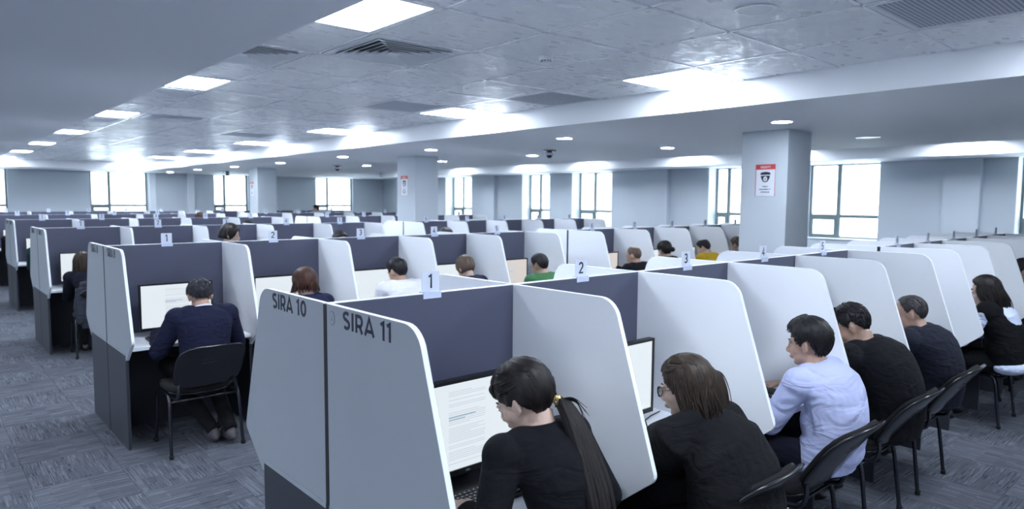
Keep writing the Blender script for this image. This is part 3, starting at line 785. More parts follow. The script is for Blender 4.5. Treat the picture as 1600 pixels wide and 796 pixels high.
def sm(pts, n=6):
    """Catmull-Rom"""
    P = [Vector(p) for p in pts]; P = [P[0]*2-P[1]] + P + [P[-1]*2-P[-2]]; out = []
    for i in range(1, len(P)-2):
        for q in range(n):
            t = q/n; a, b, c, d = P[i-1], P[i], P[i+1], P[i+2]
            out.append(.5*((2*b) + (-a+c)*t + (2*a-5*b+4*c-d)*t*t + (-a+3*b-3*c+d)*t*t*t))
    out.append(P[-2]); return out
def rear_leg(s): return MB().tube(sm([(s*.245, -.005, .006), (s*.240, .018, .2), (s*.234, .042, .37), (s*.230, .075, .418), (s*.225, .15, .424), (s*.222, .30, .424)]), .0115, 10).mesh('leg', M_tube, True)
def front_leg(s): return MB().tube(sm([(s*.225, .455, .006), (s*.222, .435, .2), (s*.218, .412, .36), (s*.214, .36, .402), (s*.212, .25, .404), (s*.212, .10, .404)]), .0115, 10).mesh('leg', M_tube, True)
def upright(s): return MB().tube(sm([(s*.205, .12, .404), (s*.200, .0, .412), (s*.192, -.030, .46), (s*.180, -.030, .55), (s*.168, -.082, .63), (s*.160, -.118, .69)]), .0115, 10).mesh('back_upright', M_tube, True)
c_parts = [('leg', rear_leg(-1)), ('leg', rear_leg(1)), ('leg', front_leg(-1)), ('leg', front_leg(1)), ('back_upright', upright(-1)), ('back_upright', upright(1)),
           ('cross_bar', MB().tube([(-.232, .045, .385), (.232, .045, .385)], .009, 8).mesh('cross_bar', M_tube, True)), ('cross_bar', MB().tube([(-.214, .36, .395), (.214, .36, .395)], .009, 8).mesh('cross_bar', M_tube, True)),
           ('back_shell', c_shell), ('backrest_pad', c_pad), ('seat_pad', c_seat), ('seat_shell', c_under)]
c_capm = MB().lathe([(.0, 0), (.015, 0), (.016, .022), (.0135, .03), (.0, .03)], 12).mesh('foot_cap', M_cap, True)
c_vent = [MB().tube([(-.07, back_surf(-.026)(-.07, bb)[1]-.0, .645+bb), (0, back_surf(-.026)(0, bb)[1], .645+bb), (.07, back_surf(-.026)(.07, bb)[1], .645+bb)], (.0035), 6).mesh('rib', M_tube, True) for bb in (.03, .055)]
PROTO = None
def chair(x, y, rz, lab, group='black stacking chairs'):
    global PROTO
    if PROTO is None:
        t = thing('stacking_chair', lab, 'chair', (x, y, 0), rz, group)
        for nm, me in c_parts:
            q = link(nm, me, t)
        feet = [(-.245, -.005), (.245, -.005), (-.225, .455), (.225, .455)]
        for n_, ch_ in enumerate([c for c in t.children if c.name.startswith('leg')][:4]): pass
        legs = [o for o in t.children if o.name.split('.')[0] == 'leg']
        for lg, ft in zip(legs, feet): link('foot_cap', c_capm, lg, (ft[0], ft[1], 0))
        sh = [o for o in t.children if o.name.split('.')[0] == 'back_shell'][0]
        for v_ in c_vent: link('rib', v_, sh)
        PROTO = t
    else:
        t = copy_tree(PROTO); t.location = (x, y, 0); t.rotation_euler = (0, 0, rz); t['label'] = lab; t['group'] = group
    return t

# ------------------------------------------------------------------ people
def solid(mb, name, vox, m, smooth=6, parent=None):
    me = mb.mesh(name, m)
    o = bpy.data.objects.new('tmp', me); COL.objects.link(o)
    r = o.modifiers.new('r', 'REMESH'); r.mode = 'VOXEL'; r.voxel_size = vox; r.use_smooth_shade = True
    sm_ = o.modifiers.new('s', 'SMOOTH'); sm_.factor = .5; sm_.iterations = smooth
    dg = bpy.context.evaluated_depsgraph_get(); out = bpy.data.meshes.new_from_object(o.evaluated_get(dg))
    COL.objects.unlink(o); bpy.data.objects.remove(o); bpy.data.meshes.remove(me)
    out.name = name; out.shade_smooth()
    if not out.materials: out.materials.append(m)
    return out

def cloth_mat(name, rgb, fold=.5, rough=.9, spec=.25, scale=7):
    if name in MATS: return MATS[name]
    m = mat(name, rgb, rough, spec=spec, sheen=.0)
    n = m.node_tree.nodes; l = m.node_tree.links; b = n['Principled BSDF']; tc = n.new('ShaderNodeTexCoord')
    mp = n.new('ShaderNodeMapping'); mp.inputs['Scale'].default_value = (1.0, 1.3, 2.4); mp.inputs['Rotation'].default_value = (.3, .5, .2)
    a = n.new('ShaderNodeTexNoise'); a.inputs['Scale'].default_value = scale; a.inputs['Detail'].default_value = 2; a.inputs['Distortion'].default_value = 1.2
    w = n.new('ShaderNodeTexNoise'); w.inputs['Scale'].default_value = 420
    b1 = n.new('ShaderNodeBump'); b1.inputs['Strength'].default_value = fold; b1.inputs['Distance'].default_value = .03
    b2 = n.new('ShaderNodeBump'); b2.inputs['Strength'].default_value = .25; b2.inputs['Distance'].default_value = .001
    l.new(tc.outputs['Object'], mp.inputs[0]); l.new(mp.outputs[0], a.inputs['Vector']); l.new(tc.outputs['Object'], w.inputs['Vector'])
    l.new(a.outputs['Fac'], b1.inputs['Height']); l.new(w.outputs['Fac'], b2.inputs['Height']); l.new(b1.outputs[0], b2.inputs['Normal']); l.new(b2.outputs[0], b.inputs['Normal'])
    return m
def hair_mat(name, dark, light):
    if name in MATS: return MATS[name]
    m = bpy.data.materials.new(name); m.use_nodes = True; n = m.node_tree.nodes; l = m.node_tree.links; b = n['Principled BSDF']
    b.inputs['Roughness'].default_value = .46; b.inputs['Specular IOR Level'].default_value = .32
    tc = n.new('ShaderNodeTexCoord'); mp = n.new('ShaderNodeMapping'); mp.inputs['Scale'].default_value = (1, .06, 1)
    nz = n.new('ShaderNodeTexNoise'); nz.inputs['Scale'].default_value = 55; nz.inputs['Detail'].default_value = 4
    cr = n.new('ShaderNodeValToRGB'); cr.color_ramp.elements[0].position = .35; cr.color_ramp.elements[1].position = .72
    cr.color_ramp.elements[0].color = lin(dark)+(1,); cr.color_ramp.elements[1].color = lin(light)+(1,)
    bp = n.new('ShaderNodeBump'); bp.inputs['Strength'].default_value = .55; bp.inputs['Distance'].default_value = .004
    l.new(tc.outputs['UV'], mp.inputs[0]); l.new(mp.outputs[0], nz.inputs['Vector']); l.new(nz.outputs['Fac'], cr.inputs[0]); l.new(cr.outputs[0], b.inputs['Base Color'])
    l.new(nz.outputs['Fac'], bp.inputs['Height']); l.new(bp.outputs[0], b.inputs['Normal']); MATS[name] = m; return m
def skin_mat(name, rgb):
    m = mat(name, rgb, .55, spec=.35, bump=(160, .06), var=(14, .10))
    b = m.node_tree.nodes['Principled BSDF']; b.inputs['Subsurface Weight'].default_value = .12; b.inputs['Subsurface Radius'].default_value = (.012, .005, .003)
    return m
SK1 = skin_mat('fair_skin', (198, 170, 156)); SK2 = skin_mat('tan_skin', (178, 145, 129)); SK3 = skin_mat('light_skin', (198, 162, 144))
M_eyew = mat('eye_white', (170, 165, 162), .3); M_iris = mat('iris_dark', (40, 28, 22), .2); M_lip = mat('lip', (176, 112, 104), .5)
HC = Vector((0, -.012, .025)); HR = Vector((.077, .098, .092))

def head_solids(mb, T, s, female, nose=1.0):
    R = T.to_3x3().normalized()
    def e(c, r, Q=None):
        mb.ell(T @ Vector(c), tuple(v*s for v in r), R @ (Q or Matrix.Identity(3)))
    def tb(pts, rad): mb.tube([T @ Vector(p) for p in pts], [v*s for v in rad], 10)
    jw = .050 if female else .056
    e(HC, HR)
    e((0, .028, -.025), (.060, .062, .070)); e((0, .022, -.062), (jw, .058, .048))
    e((0, .060, -.098), (.022, .022, .017)); e((0, .040, -.088), (.036, .036, .022))
    for k in (-1, 1):
        e((k*.034, .052, -.030), (.025, .028, .026)); e((k*.030, .076, .016), (.026, .012, .008))      # cheek, brow
        e((k*.079, -.006, -.008), (.010, .019, .031), Matrix.Rotation(k*.28, 3, 'Z') @ Matrix.Rotation(-.2, 3, 'X'))      # ear
        e((k*.084, -.014, -.002), (.009, .011, .024), Matrix.Rotation(k*.5, 3, 'Z')); e((k*.077, .000, -.034), (.008, .009, .010))
        e((k*.030, .0765, -.002), (.013, .009, .009))                                                # eyelid mound
        e((k*.010, .098, -.040), (.008, .010, .007))
    tb([(0, .082, .012), (0, .092, -.010), (0, .107*nose, -.034)], [.009, .010, .011]); e((0, .100*nose, -.037), (.012, .013, .010))
    e((0, .088, -.062), (.024, .012, .007)); e((0, .086, -.072), (.020, .011, .008)); e((0, .082, -.050), (.020, .010, .012))

def hair_cap(T, s, style, name, m, seed=0):
    """skull-hugging hair; hairline set by azimuth (0 = front)"""
    nu, nv = 72, 36; mb = MB(); rnd = random.Random(seed)
    keys = dict(short=[(0, 40), (30, 36), (55, 24), (66, 2), (76, -18), (84, -8), (96, 6), (108, -24), (130, -50), (180, -60)],
                full=[(0, 30), (30, 27), (52, 20), (62, 0), (74, -22), (84, -8), (96, 2), (108, -26), (130, -54), (180, -64)],
                receding=[(0, 62), (25, 54), (45, 40), (60, 24), (72, -2), (80, -14), (88, -4), (98, 6), (110, -22), (130, -48), (180, -56)],
                long=[(0, 40), (25, 34), (45, 18), (60, -8), (75, -32), (90, -55), (120, -62), (180, -62)],
                bob=[(0, 28), (20, 26), (35, 8), (50, -22), (70, -60), (90, -70), (120, -72), (180, -72)],
                pulled=[(0, 42), (28, 36), (48, 16), (62, -4), (78, -20), (90, -12), (104, -34), (125, -60), (180, -66)])
    key = keys[style.get('cut', 'short')]; th0 = style.get('t', .012); topx = style.get('top', .008)
    def limit(az):
        az = abs(az)
        for (a, b), (c, d) in zip(key[:-1], key[1:]):
            if a <= az <= c: return b+(d-b)*(az-a)/(c-a)
        return key[-1][1]
    bald = style.get('bald', 0)
    for i in range(nv+1):
        el = 90-180*i/nv
        for j in range(nu):
            az = 360*j/nu-180
            a, e = math.radians(az), math.radians(el)
            d = Vector((math.sin(a)*math.cos(e), math.cos(a)*math.cos(e), math.sin(e)))
            lim = limit(az)+rnd.uniform(-2.2, 2.2)
            k = max(0., min(1., (el-lim)/7.+.5)); k = k*k*(3-2*k)
            t = th0 + topx*max(0, math.sin(e)) + style.get('back', 0)*max(0, -math.cos(a))*max(0, math.cos(e)) + style.get('fringe', 0)*max(0, math.cos(a))*max(0., math.cos(e-.75))
            t += rnd.uniform(-1, 1)*style.get('rough', .0014) + .0022*math.sin(az*.21+2.2*math.sin(el*.07))*math.cos(e)
            if bald:
                cr = d.dot(Vector((0, -.35, .94)).normalized()); q = max(0., min(1., (cr-math.cos(math.radians(bald)))/.08)); k = k*(1-q)
            p = HC + Vector((d.x*(HR.x+t), d.y*(HR.y+t), d.z*(HR.z+t)))*k + Vector((d.x*HR.x, d.y*HR.y, d.z*HR.z))*.90*(1-k)
            if style.get('cut') in ('long', 'bob') and el < -20: p.z = max(p.z, HC.z-.075)
            mb.v.append(tuple(T @ p))
    uvs = []
    for i in range(nv):
        for j in range(nu):
            k2 = (j+1) % nu
            mb.f.append((i*nu+j, (i+1)*nu+j, (i+1)*nu+k2, i*nu+k2)); uvs += [(j/nu*3, i/nv), (j/nu*3, (i+1)/nv), ((j+1)/nu*3, (i+1)/nv), ((j+1)/nu*3, i/nv)]
    me = bpy.data.meshes.new(name); me.from_pydata(mb.v, [], mb.f); uv = me.uv_layers.new(name='uv')
    for q, c in enumerate(uvs): uv.data[q].uv = c
    me.materials.append(m); me.shade_smooth(); me.update(); return me

def locks_mesh(name, paths, m, r0=.010, r1=.003, flat=.55, sides=8, seed=1):
    """strands of hair: every path a tapering flattened tube with its own uv"""
    vs, fs, uvs = [], [], []; rnd = random.Random(seed)
    for P in paths:
        P = sm(P, 5); n = len(P); b = len(vs); off = rnd.random()*20; prev = None; ph0 = rnd.random()*6; rr = r0*rnd.uniform(.75, 1.25)
        for i, p in enumerate(P):
            t = (P[min(i+1, n-1)]-P[max(i-1, 0)])
            t = t.normalized() if t.length > 1e-6 else Vector((0, 0, -1))
            a = (prev if prev is not None else t.orthogonal()); a = (a-t*a.dot(t))
            a = a.normalized() if a.length > 1e-6 else t.orthogonal().normalized(); prev = a; c = t.cross(a)
            q = i/(n-1); r = (rr*min(1, .35+q*4)*(1-q)+r1*q)
            for k in range(sides):
                ph = 2*PI*k/sides+ph0; vs.append(tuple(p+a*(r*math.cos(ph))+c*(r*flat*math.sin(ph))))
        for i in range(n-1):
            for k in range(sides):
                k2 = (k+1) % sides; fs.append((b+i*sides+k, b+i*sides+k2, b+(i+1)*sides+k2, b+(i+1)*sides+k))
                u0, u1 = off+k*.12, off+(k+1)*.12; uvs += [(u0, i/n), (u1, i/n), (u1, (i+1)/n), (u0, (i+1)/n)]
    me = bpy.data.meshes.new(name); me.from_pydata(vs, [], fs); uv = me.uv_layers.new(name='uv')
    for q, c in enumerate(uvs): uv.data[q].uv = c
    me.materials.append(m); me.shade_smooth(); me.update(); return me

def hand_solids(mb, wrist, aim, s, side, curl=.5, normal=Vector((0, 0, 1))):
    """palm plus five fingers; aim = direction of the hand, normal = back of the hand"""
    a = aim.normalized(); n = (normal-a*normal.dot(a)).normalized(); r = a.cross(n)*1.0    # r: to the right seen from above
    th = -r*side                                                                         # thumb side: towards the body's middle
    R = Matrix((r, a, n)).transposed()
    mb.ell(wrist+a*.045*s, (.038*s, .052*s, .015*s), R); mb.ell(wrist+a*.008*s, (.027*s, .035*s, .019*s), R)
    L = [.066, .074, .069, .054]
    for k in range(4):
        base = wrist + a*.082*s*(1-.06*(k == 3)-.03*(k == 0)) + th*((1.5-k)*.0215*s)
        d1 = (a*math.cos(curl*.4)-n*math.sin(curl*.4)+th*(1.5-k)*.07).normalized(); d2 = (a*math.cos(curl*1.3)-n*math.sin(curl*1.3)).normalized(); d3 = (a*math.cos(curl*1.9)-n*math.sin(curl*1.9)).normalized()
        l = L[k]*s; p1 = base+d1*l*.45; p2 = p1+d2*l*.33; p3 = p2+d3*l*.25
        mb.tube([base-a*.03*s, base, p1, p2, p3], [.0085*s, .0088*s, .0080*s, .0072*s, .0058*s], 10); mb.ell(p3, .0062*s, nu=8, nv=6); mb.ell(p1, .0083*s, nu=8, nv=6)
    b = wrist+a*.02*s+th*.022*s; p1 = b+(a*.6+th*.7-n*.25).normalized()*.038*s; p2 = p1+(a*.85+th*.35-n*.25).normalized()*.030*s; p3 = p2+(a*.95+th*.1-n*.3).normalized()*.022*s
    mb.tube([b, p1, p2, p3], [.014*s, .0105*s, .0095*s, .0075*s], 10); mb.ell(p3, .0078*s, nu=8, nv=6)

def person(lab, base, head, hy=0, hp=20, hr=0, s=.95, rz=0., female=False, skin=SK1, top=None, topname='sweater', infl=.014, trousers=None, shoes=None, hair=None, hairm=None,
           vox=.008, hands=None, sleeve=1.0, wide=1.0, bulge=.05, standing=False, seat=.46, extra=None, feet=None, nose=1.0, gender=None, collar=None, hem=0.):
    Rz = Matrix.Rotation(-rz, 3, 'Z'); B = Vector((base[0], base[1], 0))
    W2L = lambda p: Rz @ (Vector(p)-B)
    Hd = W2L(head); hyr, hpr, hrr = map(math.radians, (hy, hp, hr))
    Rh = Matrix.Rotation(hyr, 3, 'Z') @ Matrix.Rotation(-hpr, 3, 'X') @ Matrix.Rotation(hrr, 3, 'Y')
    TH_ = Matrix.Translation(Hd) @ (Rh @ Matrix.Diagonal((s, s, s))).to_4x4()
    nk0 = TH_ @ Vector((0, -.035, -.07)); N = Hd + Vector((0, -.060-.045*math.sin(hpr), -.118+.045*math.sin(hpr)))*s
    N.x = Hd.x*.8
    pz = seat+.085
    P0 = Vector((0, 0, pz)) if not standing else Vector((0, 0, .84*s))
    mid = (P0+N)/2 + Vector((0, -bulge, .0)); q1 = P0.lerp(mid, .5)+Vector((0, -bulge*.35, 0)); q3 = mid.lerp(N, .55)+Vector((0, -bulge*.3, 0))
    fm = .92 if female else 1.0
    SW = .175*s*fm*wide; S = {k: N + Vector((k*SW, .018, -.055*s)) for k in (-1, 1)}
    hd_ = hands or {}
    Wr, El = {}, {}
    for k in (-1, 1):
        if k in hd_ and hd_[k] is not None: Wr[k] = W2L(hd_[k])
        else: Wr[k] = Vector((k*.13, max(N.y+.30, .40), .79)) if not standing else S[k]+Vector((k*.08, .05, -.52*s))
        v = Wr[k]-S[k]; d = min(v.length, .53*s); La, Lb = .285*s, .255*s
        x = (La*La-Lb*Lb+d*d)/(2*d); h = math.sqrt(max(0.0004, La*La-x*x)); vn = v.normalized()
        if v.length > d: Wr[k] = S[k]+vn*d
        bend = Vector((k*.45, -.25, -.85)); bend = (bend-vn*bend.dot(vn)).normalized(); El[k] = S[k]+vn*x+bend*h
    hip = {k: P0+Vector((k*.085*s, .01, -.01)) for k in (-1, 1)}
    if standing: kn = {k: Vector((k*.10, .03, .47*s)) for k in (-1, 1)}; an = {k: Vector((k*.10, -.02, .075)) for k in (-1, 1)}
    else: kn = {k: Vector((k*.13*wide, .43*s, pz-.02)) for k in (-1, 1)}; an = {k: Vector((k*.12, .36*s, .085)) for k in (-1, 1)}
    if feet:
        for k in (-1, 1):
            if k in feet: an[k] = W2L(feet[k])
    def torso(mb, g, low=False, ww=1.0):
        X = (1, 0, 0)
        prof = [(P0+Vector((0, 0, -.07*s)), (.150, .105)), (P0, (.165 if female else .158, .115)), (q1, (.140*(.95 if female else 1.02), .105)), (mid, (.150*fm, .112)), (q3, (.165*fm, .110)), (N+Vector((0, .012, -.075*s)), (.160*fm, .088)), (N+Vector((0, .01, -.02*s)), (.105*fm, .066)), (N+Vector((0, .018, .02*s)), (.062, .055))]
        pts = [p for p, _ in prof]; rad = [(r[0]*s*wide*ww+g, r[1]*s*(1+(wide-1)*.8)+g) for _, r in prof]
        if low: pts = pts[1:]; rad = rad[1:]
        mb.tube(sm(pts, 4), [(rad[0][0], rad[0][1])]*0 + [tuple(a+(b-a)*t for a, b in zip(rad[i], rad[min(i+1, len(rad)-1)])) for i in range(len(rad)-1) for t in (0, .25, .5, .75)] + [rad[-1]], 24, side=X)
        mb.ell(P0+Vector((0, 0, -.02)), (.155*s*wide+g, .118*s+g, .085*s))
    def arm(mb, k, g, frac=1.0, taper=0.):
        a, e, w = S[k], El[k], Wr[k]
        mb.ell(a, (.062*s+g, .058*s+g, .060*s+g)); mb.ell(N.lerp(a, .55)+Vector((0, -.005, .0)), (.075*s+g*.5, .052*s+g, .045*s+g))
        mb.tube([a, a.lerp(e, .5), e], [.054*s+g, .046*s+g, .040*s+g], 16); mb.ell(e, .040*s+g)
        e2 = e.lerp(w, frac)
        mb.tube([e, e.lerp(w, .35*frac), e2], [.040*s+g, .038*s+g, (.027 if frac > .9 else .034)*s+g*(1+taper)], 16)
    def legs(mb, g):
        for k in (-1, 1):
            mb.tube([hip[k], hip[k].lerp(kn[k], .5), kn[k]], [.082*s+g, .072*s+g, .056*s+g], 18); mb.ell(kn[k], .057*s+g)
            mb.tube([kn[k], kn[k].lerp(an[k], .35), an[k]], [.054*s+g, .052*s+g, .036*s+g], 16)
    # --- continuous body
    mb = MB(); torso(mb, -.004)
    mb.tube([N+Vector((0, .012, -.04)), N.lerp(nk0, .5)+Vector((0, .006, 0)), nk0+Vector((0, .01, 0))], [(.060*s*(.88 if female else 1.05), .058*s), (.052*s*(.88 if female else 1.08), .052*s), (.052*s, .054*s)], 18, side=(1, 0, 0))
    head_solids(mb, TH_, s, female, nose)
    for k in (-1, 1):
        arm(mb, k, 0.)
        d = (Wr[k]-El[k]).normalized(); aim = Vector((d.x*.5-k*.15, max(d.y, .6) if not standing else d.y, (d.z-.12) if not standing else d.z))
        if not standing: aim = Vector((aim.x, aim.y, -.10))
        hand_solids(mb, Wr[k], aim, s, k, .45, Vector((0, 0, 1)) if not standing else Vector((k, .2, 0)))
    legs(mb, -.002)
    for k in (-1, 1): mb.ell(an[k]+Vector((0, .06, -.04)), (.038*s, .11*s, .032*s))
    body = link('person', solid(mb, 'person', vox, skin, 3 if vox < .007 else 2), None, B, (0, 0, rz)); tag(body, lab, 'person')
    # --- clothing
    tv = max(vox, .008)
    mb = MB(); torso(mb, infl, ww=1.02)
    if sleeve >= 0:
        for k in (-1, 1): arm(mb, k, infl, sleeve, .4)
    if hem: mb.ell(P0+Vector((0, -.03, -.03)), (.20*s*wide, .15*s, hem))
    if extra: extra(mb, dict(N=N, S=S, El=El, Wr=Wr, P0=P0, mid=mid, s=s, q1=q1, q3=q3, kn=kn))
    link(topname, solid(mb, topname, tv, top, 5), body)
    mb = MB(); legs(mb, .012); mb.ell(P0+Vector((0, 0, -.035)), (.165*s*wide, .122*s, .085*s)); link('trousers', solid(mb, 'trousers', max(vox, .011), trousers or MATS['black_cloth'], 4), body)
    for k in (-1, 1):
        a = an[k]; mb = MB(); mb.ell(a+Vector((0, .065, -.045)), (.046*s, .135*s, .040*s)); mb.ell(a+Vector((0, .0, -.03)), (.042*s, .055*s, .055*s))
        me = solid(mb, 'shoe', max(vox, .009), shoes or M_bezel, 2); 
        link('shoe', me, body)
    if collar:
        mb = MB(); c0 = N+Vector((0, .014, .012)); R = Matrix.Rotation(-.35, 3, 'X')
        pts = [c0+R @ Vector((.062*s*math.cos(a*PI/8), .060*s*math.sin(a*PI/8), .004)) for a in range(-11, 4)]
        pts = [c0+R @ Vector((.064*s*math.sin(a*PI/9), -.060*s*math.cos(a*PI/9), .0-.012*abs(a)/6)) for a in range(-7, 8)]
        mb.tube(pts, [(.008, .020)]*len(pts), 10, side=None); link('collar', solid(mb, 'collar', .006, collar, 2), body)
    # --- head details
    for k in (-1, 1):
        e = MB().ell(TH_ @ Vector((k*.030, .0735, -.003)), .0120*s, nu=12, nv=8); eo = link('eye', e.mesh('eye', M_eyew, True), body)
        i_ = MB().ell(TH_ @ Vector((k*.030, .0820, -.004)), .0060*s, nu=10, nv=8); link('iris', i_.mesh('iris', M_iris, True), eo)
        if vox < .012:
            lid = MB().tube([TH_ @ Vector((k*.030+x_, .0885-abs(x_)*.45, .0035-abs(x_)*.22)) for x_ in (-.013, -.006, 0, .006, .013)], .0018*s, 6); link('eyelashes', lid.mesh('eyelashes', M_iris, True), body)
            br = MB().tube([TH_ @ Vector((k*(.014+.030*q), .0905-.018*q*q*1.1, .022+.006*math.sin(q*3))) for q in (0, .25, .5, .75, 1.)], [.0026*s, .0034*s, .0034*s, .003*s, .0015*s], 6); link('eyebrow', br.mesh('eyebrow', hairm, True), body)
    if vox < .012:
        lp = MB().ell(TH_ @ Vector((0, .0905, -.0665)), (.019*s, .0098*s, .0085*s), Rh, 14, 8); link('lips', lp.mesh('lips', M_lip, True), body)
    hs = hair or {}
    ho = link('hair', hair_cap(TH_, s, hs, 'hair', hairm, len(lab)), body)
    return body, TH_, dict(N=N, S=S, El=El, Wr=Wr, P0=P0, mid=mid, s=s), ho

def surf_pt(az, el, t):
    a, e = math.radians(az), math.radians(el)
    return HC + Vector((math.sin(a)*math.cos(e)*(HR.x+t), math.cos(a)*math.cos(e)*(HR.y+t), math.sin(e)*(HR.z+t)))

BLACKC = cloth_mat('black_cloth', (10, 11, 16), .5); BLACKK = cloth_mat('black_knit', (11, 12, 19), .45)
LAV = cloth_mat('lavender_shirt', (184, 191, 228), .9, .75, .3, 4.2); NAVY = cloth_mat('navy_suit', (24, 27, 52), .5); GREYS = cloth_mat('slate_suit', (27, 30, 43), .5)
WHITEC = cloth_mat('white_sweater', (225, 224, 232), .5); GREENC = cloth_mat('green_polo', (66, 112, 76), .5); YEL = cloth_mat('mustard_sweater', (196, 160, 44), .5)
SHIRTB = cloth_mat('pale_blue_shirt', (205, 214, 238), .7); TEALC = cloth_mat('dark_green_sweater', (24, 52, 52), .5); NAVY2 = cloth_mat('dark_navy_cloth', (16, 18, 33), .5); BROWNC = cloth_mat('dark_blue_jacket', (30, 34, 62), .5)
M_shoe = mat('black_leather', (26, 25, 30), .4); M_shoeg = mat('grey_sole_shoe', (70, 66, 72), .5)
H_black = hair_mat('black_hair', (12, 11, 15), (36, 32, 38)); H_dbrown = hair_mat('dark_brown_hair', (9, 7, 8), (32, 24, 24)); H_brown = hair_mat('brown_hair', (16, 11, 11), (74, 58, 46))
H_aub = hair_mat('auburn_hair', (34, 18, 15), (90, 54, 42)); H_grey = hair_mat('grey_hair', (30, 28, 32), (78, 74, 76)); H_mid = hair_mat('mousy_hair', (60, 48, 42), (120, 102, 88)); H_pepper = hair_mat('pepper_hair', (24, 24, 30), (66, 66, 76))
M_gold = mat('gold_clip', (214, 190, 140), .25, metal=.8); M_glassf = mat('spectacle_frame', (20, 20, 24), .3)

def crop_locks(r, hm, cut, t, n=420, L=16, rr=.0052, seed=2, lift=.004, minel=-66, fwd=0):
    """short tufts over the cap so that the outline reads as hair"""
    b, T_, J, ho = r; rn = random.Random(seed); paths = []
    keys = dict(full=[(0, 34), (55, 24), (66, 2), (76, -16), (84, -4), (96, 6), (108, -22), (130, -50), (180, -62)], short=[(0, 42), (55, 28), (76, -12), (84, 0), (96, 10), (108, -18), (130, -46), (180, -56)], receding=[(0, 64), (45, 44), (60, 28), (76, -6), (88, 2), (98, 10), (110, -16), (130, -42), (180, -52)])[cut]
    def lim(az):
        az = abs(az)
        for (a, p), (c, d) in zip(keys[:-1], keys[1:]):
            if a <= az <= c: return p+(d-p)*(az-a)/(c-a)
        return keys[-1][1]
    while len(paths) < n:
        az = rn.uniform(-180, 180); el = math.degrees(math.asin(rn.uniform(-.85, 1)))
        if el < lim(az)+4: continue
        tt = t+.008*max(0, math.sin(math.radians(el)))*(1 if cut != 'receding' else .2)
        e1 = el-L if el < 70 else el-L*.6; az1 = az+rn.uniform(-9, 9)
        if fwd and el > 35: az1 = az*(1-.35*fwd); e1 = el-L*(1 if abs(az) < 90 else -.3)
        paths.append([T_ @ surf_pt(az, el, tt-.003), T_ @ surf_pt((az+az1)/2, (el+e1)/2, tt+lift*.8), T_ @ surf_pt(az1, max(e1, lim(az1)-5), tt+lift*rn.uniform(0, 1.2))])
    link('hair_tufts', locks_mesh('hair_tufts', paths, hm, rr, .0012, .45, 5, seed=seed), b)['kind'] = 'stuff'

# chairs and their sitters ------------------------------------------------
def seat_for(x, Y, lab, dy=0., rz=0.):
    return chair(x, Y-.83+dy, rz, lab)

# 1: woman in black with ponytail, booth 1 of row eleven
Y = 2.19
b, T_, J, ho = person('woman in black cardigan with long dark ponytail tied by a gold clip', (1.60, 1.42), (1.50, 1.62, 1.145), hy=22, hp=30, hr=-4, s=.95, female=True, skin=SK1, top=BLACKK, topname='cardigan',
    hair=dict(cut='pulled', t=.012, top=.012, back=.012), hairm=H_dbrown, vox=.005, hands={-1: (1.345, 1.72, .775), 1: (1.80, 1.74, .775)}, sleeve=.93, bulge=.045, wide=1.02, trousers=BLACKC)
rnd = random.Random(3)
clip = T_ @ Vector((.016, -.108, -.058))
paths = []
for q in range(150):                                              # swept back over the skull to the clip
    az = rnd.uniform(-86, 86); el = rnd.uniform(8, 72)
    if abs(az) < 50: el = max(el, 44)
    p0 = surf_pt(az, el, .012); sgn = 1 if az > 0 else -1
    p1 = surf_pt(sgn*max(abs(az), 60)*.6+sgn*45, el*.6+10, .021); p2 = surf_pt(sgn*150, 12+el*.15, .021)
    paths.append([T_ @ p0, T_ @ p1, T_ @ p2, clip])
link('swept_hair', locks_mesh('swept_hair', paths, H_dbrown, .0075, .005, .35, seed=4), b)
paths = []
for q in range(110):
    w_ = max(-1.5, min(1.5, rnd.gauss(0, 1)))*.015; v_ = max(-1.5, min(1.5, rnd.gauss(0, 1)))*.010
    N = J['N']; end = Vector((N.x+.012+w_*1.1, N.y-.262+v_, N.z-.32-rnd.random()*.12))
    paths.append([clip+Vector((rnd.gauss(0, .006), rnd.gauss(0, .006), rnd.gauss(0, .006))), clip+Vector((.010+w_*.8, -.038+v_, -.025)), Vector((N.x+.050+w_*1.7, N.y-.150+v_, N.z-.06)), Vector((N.x+.030+w_*2.0, N.y-.228+v_, N.z-.20)), end])
link('ponytail', locks_mesh('ponytail', paths, H_dbrown, .0125, .003, .5, seed=5), b)
paths = []
for q in range(9):
    paths.append([clip, clip+Vector((.03+.01*q*.3, -.04, .012-.003*q)), clip+Vector((.055+rnd.random()*.02, -.075, -.02-.01*q))])
for q in range(10):
    paths.append([T_ @ surf_pt(-40+q*3, 44, .012), T_ @ surf_pt(-52+q*3, 30, .022), T_ @ surf_pt(-58+q*2.4, 8+q, .014)])
link('flyaway_hair', locks_mesh('flyaway_hair', paths, H_dbrown, .0035, .0008, .6, seed=6), b)['kind'] = 'stuff'
hc_ = link('hair_clip', MB().ell(clip+Vector((-.004, -.004, .002)), (.014, .012, .015)).mesh('hair_clip', M_iris, True), b)
for q in range(7):
    a = q*.9; link('gold_ring', MB().tube([clip+Vector((-.004+.014*math.cos(a)*math.cos(u), -.004+.014*math.sin(a)*math.cos(u), .002+.017*math.sin(u))) for u in [x_*PI/6 for x_ in range(13)]], .0019, 6).mesh('gold_ring', M_gold, True), hc_)
seat_for(1.62, Y, 'black chair under the woman with the ponytail', .0)

